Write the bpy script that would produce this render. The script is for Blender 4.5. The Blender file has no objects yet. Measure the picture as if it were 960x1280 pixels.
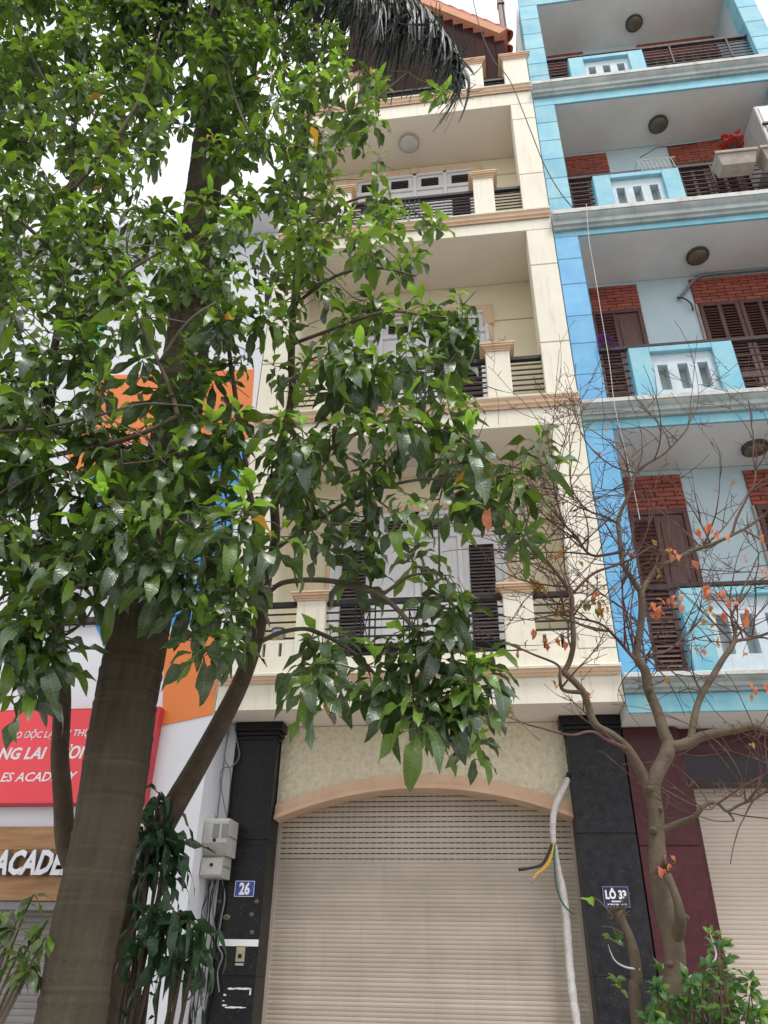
import bpy, math, random
import numpy as np
from mathutils import Vector, Matrix, noise
random.seed(7)
PI = math.pi
S = bpy.context.scene
COL = S.collection

# ------------------------------------------------------------------ camera
CAM = Vector((-1.2753, -6.9953, 1.5))
YAW, PITCH, ROLL, FPX = -0.1407, 0.5518, 0.0201, 940.0
FW = Vector((math.sin(YAW)*math.cos(PITCH), math.cos(YAW)*math.cos(PITCH), math.sin(PITCH)))
_r = FW.cross(Vector((0, 0, 1))).normalized(); _u = _r.cross(FW)
RT = _r*math.cos(ROLL) + _u*math.sin(ROLL); UP = -_r*math.sin(ROLL) + _u*math.cos(ROLL)
cd = bpy.data.cameras.new('camera'); co = bpy.data.objects.new('camera', cd); COL.objects.link(co)
cd.sensor_fit = 'HORIZONTAL'; cd.sensor_width = 36.0; cd.lens = 36.0*FPX/960.0
cd.clip_start = 0.05; cd.clip_end = 3000
co.matrix_world = Matrix(((RT.x, UP.x, -FW.x, CAM.x), (RT.y, UP.y, -FW.y, CAM.y), (RT.z, UP.z, -FW.z, CAM.z), (0, 0, 0, 1)))
S.camera = co
S.render.resolution_x, S.render.resolution_y = 768, 1024

# ------------------------------------------------------------------ sky, sun, exposure
SUN_EL, SUN_AZ = math.radians(62), math.radians(150)      # azimuth: compass angle the light comes from (0 = +Y)
w = bpy.data.worlds.new('World'); S.world = w; w.use_nodes = True
nt = w.node_tree; nt.nodes.clear()
sky = nt.nodes.new('ShaderNodeTexSky'); sky.sky_type = 'NISHITA'; sky.sun_disc = False
sky.sun_elevation = SUN_EL; sky.sun_rotation = SUN_AZ; sky.dust_density = 4.0; sky.air_density = 1.0
hsv = nt.nodes.new('ShaderNodeHueSaturation'); hsv.inputs['Saturation'].default_value = 0.12
mx = nt.nodes.new('ShaderNodeMix'); mx.data_type = 'RGBA'; mx.inputs[0].default_value = 0.72
mx.inputs[7].default_value = (10.2, 10.3, 10.6, 1)       # the even white of the overcast
bg = nt.nodes.new('ShaderNodeBackground'); bg.inputs['Strength'].default_value = 0.125
ow = nt.nodes.new('ShaderNodeOutputWorld')
nt.links.new(sky.outputs[0], hsv.inputs['Color']); nt.links.new(hsv.outputs[0], mx.inputs[6])
nt.links.new(mx.outputs[2], bg.inputs['Color']); nt.links.new(bg.outputs[0], ow.inputs['Surface'])
sl = bpy.data.lights.new('sun', 'SUN'); sl.energy = 1.5; sl.angle = math.radians(14); sl.color = (1, 0.96, 0.9)
so = bpy.data.objects.new('sun', sl); COL.objects.link(so)
sdir = Vector((math.sin(SUN_AZ)*math.cos(SUN_EL), math.cos(SUN_AZ)*math.cos(SUN_EL), math.sin(SUN_EL)))
so.rotation_euler = sdir.to_track_quat('Z', 'Y').to_euler(); so.location = (0, -8, 30)
S.view_settings.view_transform = 'Standard'; S.view_settings.look = 'None'
S.view_settings.exposure = 0.30; S.view_settings.gamma = 1.0; S.view_settings.use_curve_mapping = False

# ------------------------------------------------------------------ points from the survey of the street
def ray(px, py): return FW + RT*((px-480)/FPX) - UP*((py-640)/FPX)
def P(px, py, Y):                       # the point of the plane y = Y
    d = ray(px, py); return CAM + d*((Y-CAM.y)/d.y)
def D(px, py, dep): return CAM + ray(px, py)*dep
def dist(p): return (Vector(p)-CAM).dot(FW)

# ------------------------------------------------------------------ object helpers
WL = {}
def tag(o, label=None, cat=None, group=None, kind=None):
    if label: o['label'] = label
    if cat: o['category'] = cat
    if group: o['group'] = group
    if kind: o['kind'] = kind
    return o
def thing(name, label, cat, loc=(0, 0, 0), group=None):
    o = bpy.data.objects.new(name, None); o.empty_display_size = 0.2; COL.objects.link(o); o.location = loc
    WL[o.name] = Vector(loc); return tag(o, label, cat, group)
def link(name, me, parent=None, loc=(0, 0, 0), label=None, rot=None):
    o = bpy.data.objects.new(name, me); COL.objects.link(o); o.location = loc
    if rot is not None: o.rotation_euler = rot
    WL[o.name] = Vector(loc)
    if parent is not None:
        o.parent = parent; o.matrix_parent_inverse = Matrix.Translation(-WL[parent.name])
    if label: o['label'] = label
    return o
class MB:
    def __init__(s): s.v = []; s.f = []; s.uv = None; s.mi = []; s.cm = 0
    def add(s, vs, fs):
        b = len(s.v); s.v += [tuple(v) for v in vs]; s.f += [tuple(i+b for i in f) for f in fs]; s.mi += [s.cm]*len(fs); return s
    def box(s, x0, x1, y0, y1, z0, z1, rz=0, c=None):
        vs = [(x, y, z) for x in (x0, x1) for y in (y0, y1) for z in (z0, z1)]
        return s.add(vs, [(0, 1, 3, 2), (4, 6, 7, 5), (0, 4, 5, 1), (2, 3, 7, 6), (0, 2, 6, 4), (1, 5, 7, 3)])
    def bev(s, x0, x1, y0, y1, z0, z1, b=0.006):       # a box whose street-side edges are chamfered
        vs = [(x0, y0+b, z0), (x1, y0+b, z0), (x1, y0+b, z1), (x0, y0+b, z1),
              (x0+b, y0, z0+b), (x1-b, y0, z0+b), (x1-b, y0, z1-b), (x0+b, y0, z1-b),
              (x0, y1, z0), (x1, y1, z0), (x1, y1, z1), (x0, y1, z1)]
        return s.add(vs, [(4, 5, 6, 7), (0, 1, 5, 4), (1, 2, 6, 5), (2, 3, 7, 6), (3, 0, 4, 7), (0, 8, 9, 1), (1, 9, 10, 2), (2, 10, 11, 3), (3, 11, 8, 0), (8, 11, 10, 9)])
    def prism(s, prof, x0, x1):         # profile in (y, z), closed, extruded along x
        n = len(prof); vs = [(x0, y, z) for y, z in prof] + [(x1, y, z) for y, z in prof]
        fs = [(i, (i+1) % n, n+(i+1) % n, n+i) for i in range(n)] + [tuple(range(n))[::-1], tuple(range(n, 2*n))]
        return s.add(vs, fs)
    def plate(s, pts, y0, y1):          # polygon in (x, z) with thickness along y
        n = len(pts); vs = [(x, y0, z) for x, z in pts] + [(x, y1, z) for x, z in pts]
        return s.add(vs, [tuple(range(n)), tuple(range(n, 2*n))[::-1]] + [(i, n+i, n+(i+1) % n, (i+1) % n) for i in range(n)])
    def tube(s, pts, rad, n=8, cap=True):
        pts = [Vector(p) for p in pts]
        if not hasattr(rad, '__len__'): rad = [rad]*len(pts)
        b = len(s.v); up = None; rings = 0
        for i, p in enumerate(pts):
            t = (pts[min(i+1, len(pts)-1)] - pts[max(i-1, 0)])
            if t.length < 1e-9: t = Vector((0, 0, 1))
            t.normalize()
            if up is None: up = t.orthogonal().normalized()
            up = (up - t*up.dot(t));
            if up.length < 1e-6: up = t.orthogonal()
            up.normalize(); q = t.cross(up)
            for k in range(n):
                a = 2*PI*k/n; s.v.append(tuple(p + (up*math.cos(a)+q*math.sin(a))*rad[i]))
        for i in range(len(pts)-1):
            for k in range(n):
                s.f.append((b+i*n+k, b+i*n+(k+1) % n, b+(i+1)*n+(k+1) % n, b+(i+1)*n+k)); s.mi.append(s.cm)
        if cap:
            s.f.append(tuple(b+k for k in range(n))[::-1]); s.mi.append(s.cm)
            s.f.append(tuple(b+(len(pts)-1)*n+k for k in range(n))); s.mi.append(s.cm)
        return s
    def disc(s, c, r, h, n=24, axis='z'):
        c = Vector(c); d = Vector((0, 0, h)) if axis == 'z' else Vector((0, h, 0))
        return s.tube([c, c+d], [r, r], n)
    def mesh(s, name, mats, smooth=False):
        me = bpy.data.meshes.new(name); me.from_pydata(s.v, [], s.f)
        for m in (mats if isinstance(mats, (list, tuple)) else [mats]): me.materials.append(m)
        if isinstance(mats, (list, tuple)) and len(mats) > 1: me.polygons.foreach_set('material_index', s.mi)
        me.polygons.foreach_set('use_smooth', [smooth]*len(me.polygons))
        me.update(); return me
    def build(s, name, mats, parent=None, label=None, smooth=False, loc=(0, 0, 0)):
        return link(name, s.mesh(name, mats, smooth), parent, loc, label)
def box(name, mat, parent, x0, x1, y0, y1, z0, z1, label=None): return MB().box(x0, x1, y0, y1, z0, z1).build(name, mat, parent, label)
def spline(pts, rad, k=4):              # Catmull-Rom resample of points and radii
    pts = [Vector(p) for p in pts]; n = len(pts)
    if n < 3: return pts, list(rad)
    op, orr = [], []
    for i in range(n-1):
        p0, p1, p2, p3 = pts[max(i-1, 0)], pts[i], pts[i+1], pts[min(i+2, n-1)]
        for j in range(k):
            t = j/k; a = 2*p1; b = p2-p0; c = 2*p0-5*p1+4*p2-p3; d = -p0+3*p1-3*p2+p3
            op.append((a+b*t+c*t*t+d*t*t*t)*0.5); orr.append(rad[i]*(1-t)+rad[i+1]*t)
    op.append(pts[-1]); orr.append(rad[-1]); return op, orr

# ------------------------------------------------------------------ materials
def mat(name, col, rough=0.6, col2=None, scale=3.0, bump=0.0, bscale=40.0, spec=0.5, coat=0.0, metal=0.0, streak=0.0, scol=(.2, .2, .18), fac=(0.35, 0.65), rnd=0.0, stretch=None):
    m = bpy.data.materials.new(name); m.use_nodes = True; t = m.node_tree; b = t.nodes['Principled BSDF']
    b.inputs['Roughness'].default_value = rough; b.inputs['Specular IOR Level'].default_value = spec
    b.inputs['Coat Weight'].default_value = coat; b.inputs['Coat Roughness'].default_value = 0.08; b.inputs['Metallic'].default_value = metal
    N = t.nodes.new; L = t.links.new
    geo = N('ShaderNodeNewGeometry'); vec = geo.outputs['Position']
    if stretch:
        mp = N('ShaderNodeMapping'); mp.inputs['Scale'].default_value = stretch; L(vec, mp.inputs[0]); vec = mp.outputs[0]
    out = None
    c2 = col2 if col2 else tuple(c*0.82 for c in col)
    nz = N('ShaderNodeTexNoise'); nz.inputs['Scale'].default_value = scale; nz.inputs['Detail'].default_value = 6; nz.inputs['Roughness'].default_value = 0.62; L(vec, nz.inputs['Vector'])
    mr = N('ShaderNodeMapRange'); mr.inputs[1].default_value = fac[0]; mr.inputs[2].default_value = fac[1]; L(nz.outputs[0], mr.inputs[0])
    mxx = N('ShaderNodeMix'); mxx.data_type = 'RGBA'; mxx.inputs[6].default_value = (*col, 1); mxx.inputs[7].default_value = (*c2, 1); L(mr.outputs[0], mxx.inputs[0]); out = mxx.outputs[2]
    if streak > 0:                      # vertical weather stains
        mp = N('ShaderNodeMapping'); mp.inputs['Scale'].default_value = (9, 9, 0.7); L(geo.outputs['Position'], mp.inputs[0])
        n2 = N('ShaderNodeTexNoise'); n2.inputs['Scale'].default_value = 1.6; n2.inputs['Detail'].default_value = 8; n2.inputs['Roughness'].default_value = 0.7; L(mp.outputs[0], n2.inputs['Vector'])
        r2 = N('ShaderNodeMapRange'); r2.inputs[1].default_value = 0.52; r2.inputs[2].default_value = 0.78; r2.inputs[4].default_value = streak; L(n2.outputs[0], r2.inputs[0])
        m2 = N('ShaderNodeMix'); m2.data_type = 'RGBA'; m2.inputs[7].default_value = (*scol, 1); L(r2.outputs[0], m2.inputs[0]); L(out, m2.inputs[6]); out = m2.outputs[2]
    if rnd > 0:
        oi = N('ShaderNodeObjectInfo'); r3 = N('ShaderNodeMapRange'); r3.inputs[3].default_value = 1-rnd; r3.inputs[4].default_value = 1+rnd; L(oi.outputs['Random'], r3.inputs[0])
        m3 = N('ShaderNodeVectorMath'); m3.operation = 'SCALE'; L(out, m3.inputs[0]); L(r3.outputs[0], m3.inputs['Scale']); out = m3.outputs[0]
    L(out, b.inputs['Base Color'])
    if bump > 0:
        n3 = N('ShaderNodeTexNoise'); n3.inputs['Scale'].default_value = bscale; n3.inputs['Detail'].default_value = 5; L(geo.outputs['Position'], n3.inputs['Vector'])
        bp = N('ShaderNodeBump'); bp.inputs['Strength'].default_value = min(bump, 1); bp.inputs['Distance'].default_value = 0.01 if bump < .95 else .035; L(n3.outputs[0], bp.inputs['Height']); L(bp.outputs[0], b.inputs['Normal'])
    # roughness breakup
    if rough < 0.5:
        mr2 = N('ShaderNodeMapRange'); mr2.inputs[3].default_value = rough*0.75; mr2.inputs[4].default_value = min(1, rough*1.6); L(nz.outputs[0], mr2.inputs[0]); L(mr2.outputs[0], b.inputs['Roughness'])
    return m
def rings(m, col, amt, freq):             # pale leaf scars round the trunk
    t = m.node_tree; b = t.nodes['Principled BSDF']; N = t.nodes.new; L = t.links.new; src = b.inputs['Base Color'].links[0].from_socket
    g = N('ShaderNodeNewGeometry'); mp = N('ShaderNodeMapping'); mp.inputs['Scale'].default_value = (.5, .5, freq); L(g.outputs['Position'], mp.inputs[0])
    n = N('ShaderNodeTexNoise'); n.inputs['Scale'].default_value = 1.0; n.inputs['Detail'].default_value = 5; n.inputs['Roughness'].default_value = .7; L(mp.outputs[0], n.inputs['Vector'])
    r = N('ShaderNodeMapRange'); r.inputs[1].default_value = .56; r.inputs[2].default_value = .68; r.inputs[4].default_value = amt; L(n.outputs[0], r.inputs[0])
    x = N('ShaderNodeMix'); x.data_type = 'RGBA'; x.inputs[7].default_value = (*col, 1); L(r.outputs[0], x.inputs[0]); L(src, x.inputs[6]); L(x.outputs[2], b.inputs['Base Color'])
def stone(name, c1, c2, rough=0.16, sc=120):       # polished granite with specks
    m = mat(name, c1, rough, c2, 14, 0, 40, 0.22, coat=0.0)
    t = m.node_tree; b = t.nodes['Principled BSDF']; N = t.nodes.new; L = t.links.new
    src = b.inputs['Base Color'].links[0].from_socket
    g = N('ShaderNodeNewGeometry'); v = N('ShaderNodeTexVoronoi'); v.inputs['Scale'].default_value = sc; L(g.outputs['Position'], v.inputs['Vector'])
    r = N('ShaderNodeMapRange'); r.inputs[1].default_value = 0.0; r.inputs[2].default_value = 0.30; r.inputs[3].default_value = 1; r.inputs[4].default_value = 0; L(v.outputs['Distance'], r.inputs[0])
    sp = N('ShaderNodeSeparateColor'); L(v.outputs['Color'], sp.inputs[0])
    gt = N('ShaderNodeMath'); gt.operation = 'GREATER_THAN'; gt.inputs[1].default_value = 0.84; L(sp.outputs[0], gt.inputs[0])
    mu = N('ShaderNodeMath'); mu.operation = 'MULTIPLY'; L(gt.outputs[0], mu.inputs[0]); L(r.outputs[0], mu.inputs[1])
    mm = N('ShaderNodeMix'); mm.data_type = 'RGBA'; mm.inputs[7].default_value = (c1[0]*3+.13, c1[1]*3+.13, c1[2]*3+.14, 1); L(mu.outputs[0], mm.inputs[0]); L(src, mm.inputs[6]); L(mm.outputs[2], b.inputs['Base Color'])
    return m
cream = mat('cream_paint', (.82, .775, .65), .7, (.76, .715, .60), 1.6, .12, 60, streak=.55, scol=(.42, .37, .29))
cream_in = mat('cream_inner_paint', (.80, .73, .54), .7, (.76, .69, .50), 2, .1, 60)
peach = mat('peach_trim', (.76, .54, .37), .65, (.68, .47, .32), 3, .1, 60, streak=.5, scol=(.40, .27, .19))
ceil_m = mat('ceiling_paint', (.82, .74, .64), .8, (.76, .69, .60), 1.2, .06, 50)
ceil_b = mat('weathered_ceiling', (.78, .755, .73), .8, (.68, .66, .64), 1.5, .1, 30, fac=(.4, .7))
stucco = mat('rough_stucco', (.80, .72, .54), .9, (.66, .59, .43), 22, 1.0, 17, fac=(.42, .66), streak=.25, scol=(.36, .33, .25))
arch_m = mat('arch_trim', (.74, .51, .35), .7, (.62, .41, .28), 4, .15, 50)
white_d = mat('white_door_paint', (.74, .73, .75), .45, (.68, .67, .69), 5)
louv_m = mat('dark_louvre', (.10, .08, .085), .6, (.14, .11, .11), 9)
iron = mat('black_iron', (.014, .014, .018), .5, (.035, .032, .032), 20, spec=.25)
iron_b = mat('brown_iron', (.030, .020, .024), .6, (.07, .05, .05), 14, spec=.2)
blue_l = mat('blue_paint_strong', (.10, .36, .66), .6, (.16, .46, .72), 3.0, .15, 40, streak=.12, scol=(.45, .62, .72), rnd=.06)
blue_p = mat('blue_paint_faded', (.15, .43, .57), .65, (.28, .54, .60), 2.4, .2, 40, streak=.62, scol=(.42, .52, .52), rnd=.08, fac=(.38, .68))
rings(blue_p, (.20, .36, .40), .28, 1.1)
grout = mat('pale_grout', (.50, .62, .70), .8)
blue_in = mat('pale_blue_wall', (.45, .58, .62), .75, (.52, .63, .68), 1.6, .1, 40)
ledge_b = mat('stained_ledge', (.42, .47, .46), .75, (.26, .30, .30), 2.2, .2, 30, streak=.6, scol=(.13, .14, .13))
ledge_lip = mat('rusty_pale_lip', (.60, .62, .60), .8, (.42, .33, .26), 5, .2, 30, fac=(.5, .72), streak=.4, scol=(.30, .22, .16))
panel_w = mat('white_panel_paint', (.58, .67, .74), .7, (.48, .56, .60), 4, .15, 40, streak=.5, scol=(.36, .38, .37))
brick_m = mat('red_brick', (.34, .085, .05), .75, (.25, .06, .042), 10, .4, 60, rnd=.22)
mortar = mat('dark_mortar', (.10, .055, .05), .9)
wood_d = mat('maroon_wood', (.115, .042, .034), .5, (.070, .026, .024), 4, stretch=(6, 6, .8), rnd=.08)
lamp_m = mat('brown_lamp_glass', (.11, .085, .055), .35, (.15, .12, .08), 9)
lamp_r = mat('lamp_rim', (.07, .06, .045), .4)
lamp_w = mat('white_lamp_glass', (.60, .58, .55), .4)
lamp_wr = mat('white_lamp_rim', (.42, .40, .38), .5)
granite = stone('black_granite', (.007, .0065, .0075), (.014, .013, .014), .28, 55)
granite2 = stone('grey_black_granite', (.013, .013, .0155), (.026, .026, .030), .3, 60)
maroon = stone('maroon_stone', (.080, .020, .025), (.060, .015, .020), .25, 160)
slat_m = mat('shutter_slat', (.53, .455, .375), .5, (.45, .385, .315), 1.6, .03, 30, rnd=.06, streak=.45, scol=(.34, .30, .26))
slat_p = mat('shutter_slat_pink', (.64, .55, .46), .5, (.58, .50, .42), 1.5, .03, 30, rnd=.02)
slat_g = mat('shutter_slat_grey', (.27, .255, .24), .5, (.22, .205, .195), 3.5, .03, 30, rnd=.07)
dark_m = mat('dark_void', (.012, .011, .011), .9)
whitew = mat('white_cladding', (.74, .75, .80), .4, (.70, .71, .76), 1.0, streak=.12, scol=(.55, .56, .58))
orange_p = mat('orange_print', (.78, .22, .045), .4, (.74, .20, .04), 1)
blue_pr = mat('blue_print', (.06, .30, .74), .4, (.05, .28, .70), 1)
green_pr = mat('green_print', (.10, .48, .22), .4, (.08, .44, .2), 1)
red_s = mat('red_sign_face', (.84, .055, .075), .35, (.80, .05, .07), 1)
red_e = mat('red_sign_edge', (.55, .03, .05), .4)
white_t = mat('white_lettering', (.85, .85, .86), .4)
letter_f = mat('white_letter_face', (.80, .80, .84), .35)
letter_s = mat('letter_side', (.16, .15, .16), .4)
wood_s = mat('oak_board', (.42, .22, .095), .5, (.28, .135, .055), 2.2, .1, 30, stretch=(.9, 1, 9), fac=(.38, .62))
grey_t = mat('grey_metal_trim', (.22, .21, .22), .45)
enamel_b = mat('blue_enamel', (.012, .05, .28), .25)
enamel_n = mat('navy_enamel', (.008, .010, .06), .3)
plastic = mat('aged_plastic', (.50, .48, .46), .5, (.40, .38, .36), 8, streak=.3, scol=(.26, .24, .22))
hole_m = mat('putty_patch', (.22, .17, .11), .8, (.15, .12, .08), 30)
cable_m = mat('black_cable', (.02, .02, .02), .5)
cable_g = mat('grey_cable', (.25, .25, .26), .5)
cable_w = mat('white_tape', (.66, .63, .62), .65, (.50, .47, .45), 25, .5, 60)
cable_y = mat('yellow_wire', (.65, .36, .03), .45)
cable_gn = mat('green_wire', (.01, .11, .06), .45)
tile_r = mat('red_roof_tile', (.45, .15, .09), .75, (.33, .10, .07), 9, .4, 40, rnd=.15)
fascia = mat('orange_fascia', (.60, .27, .14), .7, (.52, .23, .12), 6)
plank_m = mat('brown_plank', (.034, .008, .005), .85, (.018, .006, .005), 3, spec=.15, stretch=(8, 8, .8), rnd=.3)
conc = mat('pavement_concrete', (.42, .405, .38), .9, (.35, .34, .32), 2, .3, 30)
asph = mat('asphalt', (.08, .08, .082), .9, (.065, .065, .065), 6, .4, 60)
kerb_m = mat('kerb_stone', (.32, .31, .30), .85)
soil = mat('soil', (.06, .04, .025), .95, (.09, .06, .04), 12, .5, 30)
planter_m = mat('mossy_planter', (.42, .35, .32), .8, (.30, .27, .22), 8, .3, 40, streak=.5, scol=(.2, .16, .1))
glass_g = mat('grey_glass', (.16, .17, .18), .12, (.12, .13, .14), 3, coat=.3)
purple_gl = mat('dark_purple_stone', (.016, .010, .014), .25, (.03, .02, .026), 3, spec=.3)
bark_palm = mat('palm_bark', (.058, .046, .032), .95, (.098, .080, .060), 5, .9, 45, spec=.1, stretch=(5, 5, .6), fac=(.35, .7), streak=.55, scol=(.040, .034, .024))
rings(bark_palm, (.15, .125, .09), .5, 14)
rings(bark_palm, (.026, .021, .015), .6, 9)
rings(bark_palm, (.13, .115, .085), .3, .5)
bark_m = mat('mango_bark', (.045, .029, .018), .85, (.085, .060, .038), 9, .8, 40, streak=.3, scol=(.035, .026, .02))
rings(bark_m, (.10, .085, .065), .35, 9)
bark_b = mat('smooth_olive_bark', (.085, .063, .036), .75, (.13, .098, .062), 9, .5, 40, streak=.35, scol=(.075, .055, .04))
rings(bark_b, (.17, .14, .095), .45, 5)

twig_b = mat('bare_twig', (.075, .038, .030), .8, (.17, .10, .08), 7, spec=.3)
twig_m = mat('mango_twig', (.075, .055, .036), .8, (.16, .125, .09), 5)
dead_m = mat('dead_frond', (.24, .17, .12), .85, (.16, .11, .08), 8)
bas_m = mat('white_wire', (.60, .58, .55), .5)
flower_r = mat('red_petal', (.60, .015, .012), .6); flower_p = mat('purple_petal', (.26, .06, .42), .6)

def leafmat(name, top, under, rib, rough=.3, trans=.35, rnd=.25, tcol=None, coat=0.0):
    m = bpy.data.materials.new(name); m.use_nodes = True; t = m.node_tree; N = t.nodes.new; L = t.links.new
    b = t.nodes['Principled BSDF']; out = t.nodes['Material Output']
    uv = N('ShaderNodeUVMap'); uv.uv_map = 'UVMap'; sx = N('ShaderNodeSeparateXYZ'); L(uv.outputs[0], sx.inputs[0])
    def M(op, a, bb=None, c=None):
        n = N('ShaderNodeMath'); n.operation = op
        for i, q in enumerate((a, bb, c)):
            if q is None: continue
            if isinstance(q, (int, float)): n.inputs[i].default_value = q
            else: L(q, n.inputs[i])
        return n.outputs[0]
    au = M('ABSOLUTE', M('SUBTRACT', M('MULTIPLY', sx.outputs[0], 2.0), 1.0))
    rb = M('LESS_THAN', au, 0.07)
    ph = M('SUBTRACT', M('MULTIPLY', sx.outputs[1], 95.0), M('MULTIPLY', au, 9.0))
    vein = M('MULTIPLY_ADD', M('SINE', ph), 0.5, 0.5)
    veinm = M('POWER', vein, 5.0)
    geo = N('ShaderNodeNewGeometry')
    mu = N('ShaderNodeMix'); mu.data_type = 'RGBA'; mu.inputs[6].default_value = (*top, 1); mu.inputs[7].default_value = (*under, 1); L(geo.outputs['Backfacing'], mu.inputs[0])
    m1 = N('ShaderNodeMix'); m1.data_type = 'RGBA'; m1.inputs[7].default_value = (*rib, 1); L(mu.outputs[2], m1.inputs[6]); L(M('MAXIMUM', M('MULTIPLY', rb, .7), M('MULTIPLY', veinm, .28)), m1.inputs[0])
    oi = N('ShaderNodeObjectInfo'); ri = M('FRACT', M('ADD', geo.outputs['Random Per Island'], oi.outputs['Random']))
    nz = N('ShaderNodeTexNoise'); nz.inputs['Scale'].default_value = 35; L(geo.outputs['Position'], nz.inputs['Vector'])
    sc = M('MULTIPLY', M('MULTIPLY_ADD', ri, 2*rnd, 1-rnd), M('MULTIPLY_ADD', nz.outputs[0], .5, .75))
    vs = N('ShaderNodeVectorMath'); vs.operation = 'SCALE'; L(m1.outputs[2], vs.inputs[0]); L(sc, vs.inputs['Scale'])
    L(vs.outputs[0], b.inputs['Base Color']); b.inputs['Roughness'].default_value = rough; b.inputs['Specular IOR Level'].default_value = .5; b.inputs['Coat Weight'].default_value = coat; b.inputs['Coat Roughness'].default_value = .30
    bp = N('ShaderNodeBump'); bp.inputs['Strength'].default_value = .35; bp.inputs['Distance'].default_value = .003; L(vein, bp.inputs['Height']); L(bp.outputs[0], b.inputs['Normal'])
    tr = N('ShaderNodeBsdfTranslucent'); tr.inputs['Color'].default_value = (*(tcol or tuple(c*1.6 for c in top)), 1)
    ms = N('ShaderNodeMixShader'); ms.inputs[0].default_value = trans; L(b.outputs[0], ms.inputs[1]); L(tr.outputs[0], ms.inputs[2]); L(ms.outputs[0], out.inputs['Surface'])
    return m
lf_dark = leafmat('mango_leaf_dark', (.040, .077, .025), (.040, .078, .020), (.14, .19, .08), .28, .16, .55, (.14, .26, .015), .8)
lf_mid = leafmat('mango_leaf_green', (.10, .18, .026), (.10, .175, .03), (.20, .29, .08), .3, .34, .45, (.27, .45, .025), .6)
lf_new = leafmat('mango_leaf_young', (.27, .50, .05), (.24, .42, .06), (.35, .52, .12), .4, .45, .2, (.34, .60, .05))
lf_yel = leafmat('mango_leaf_yellow', (.50, .26, .03), (.50, .28, .05), (.55, .35, .1), .5, .4, .2, (.6, .32, .03))
lf_or = leafmat('orange_leaf', (.70, .24, .13), (.72, .28, .17), (.66, .30, .15), .55, .45, .25, (.8, .25, .08))
lf_oc = leafmat('ochre_leaf', (.42, .22, .045), (.45, .26, .07), (.5, .3, .12), .55, .45, .25, (.6, .32, .05))
lf_drac = leafmat('dracaena_leaf', (.022, .060, .026), (.035, .075, .035), (.05, .10, .045), .25, .18, .3, (.05, .14, .03))
lf_shr = leafmat('shrub_leaf', (.050, .135, .035), (.08, .16, .06), (.12, .22, .08), .4, .32, .35, (.12, .30, .05))
lf_palm = leafmat('palm_leaflet', (.055, .060, .062), (.085, .090, .095), (.05, .06, .06), .35, .15, .3, (.06, .10, .04))

# ================================================================== THE SETTING
def st(name, mb, m): o = mb.build(name, m); o['kind'] = 'structure'; return o
st('ground', MB().add([(-400, -400, -.16), (400, -400, -.16), (400, 400, -.16), (-400, 400, -.16)], [(0, 1, 2, 3)]), conc)
st('road', MB().add([(-200, -16, -.13), (200, -16, -.13), (200, -8.2, -.13), (-200, -8.2, -.13)], [(0, 1, 2, 3)]), asph)
st('pavement', MB().box(-60, 60, -8.0, .9, -.12, 0), conc)
st('kerb', MB().box(-60, 60, -8.16, -8.0, -.15, .004), kerb_m)

def zc(z, Y): return 1.5+(z-1.5)*(6.9953+Y)/6.9953      # height measured on plane y=0, moved to plane y=Y
def xc(x, Y): return CAM.x+(x-CAM.x)*(6.9953+Y)/6.9953

def railing(parent, x0, x1, y, z0, z1, n, mbar, mtop, posts=(), topw=.05, bw=.016, botm=True):
    """one railing panel: a broad hand rail, n thin horizontal bars and its posts"""
    r = box('railing', mtop, parent, x0, x1, y-.03, y+.03, z1-topw, z1)
    me = MB().box(0, x1-x0, -bw/2, bw/2, -bw/2, bw/2).mesh('bar', mbar)
    for i in range(n):
        link('bar', me, r, (x0, y, z0+(z1-topw-z0)*(i)/n+.01))
    for p in posts:
        box('post', mbar, r, p-.014, p+.014, y-.026, y-.010, z0-.02, z1-topw)
    return r
def lamp(x, y, z, r, body, rim, label, group):
    t = thing('ceiling_lamp', label, 'ceiling lamp', (x, y, z), group)
    MB().disc((x, y, z-.045), r, .046, 28).build('rim', rim, t)
    n = 24; mb = MB(); vs = []; fs = []
    for j in range(5):
        a = j/4*PI/2; rr = (r-.02)*math.cos(a); zz = z-.046-.05*math.sin(a)
        for k in range(n): vs.append((x+rr*math.cos(2*PI*k/n)*max(1, 1), y+rr*math.sin(2*PI*k/n), zz))
    for j in range(4):
        for k in range(n): fs.append((j*n+k, j*n+(k+1) % n, (j+1)*n+(k+1) % n, (j+1)*n+k))
    mb.add(vs, fs).build('glass', body, t, smooth=True)
    return t

# ================================================================== CREAM HOUSE
H = thing('town_house', 'narrow cream town house with peach mouldings and an arched roller shutter', 'house', (-1.95, 0, 0))
X0, X1 = -3.895, -.004
fl = [dict(base=4.04, pl=4.19, top=6.912), dict(base=7.37, pl=7.42, top=10.31), dict(base=10.76, pl=10.83, top=13.37)]
wall = MB()
wall.box(X0, X1, 0, .03, 3.67, 3.945); wall.box(X0, X1, .031, .15, 3.852, 3.945)                       # fascia of the first slab
wall.box(X0, X1, 0, .15, 3.945, 4.04)
for a, b in ((6.912, 7.21), (10.31, 10.60), (13.37, 13.80)): wall.box(X0, X1, 0, .03, a, b); wall.box(X0, X1, .031, .15, a+.15, b)
for a, b in ((7.21, 7.37), (10.60, 10.76), (13.80, 13.96)): wall.box(X0, X1, 0, .15, a, b)
wall.box(X0, X1, .004, .15, 4.04, 4.19); 
wall.box(X0, X1, 1.07, 9, 0, 14.0)                          # the body behind
wall.box(X0, X1, .15, 9, 13.7, 13.955)
wall.box(X0, -3.6, .25, 1.07, 4.04, 13.7); wall.box(-.29, X1, .25, 1.07, 4.04, 13.7)
wall.build('wall', cream, H)
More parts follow.
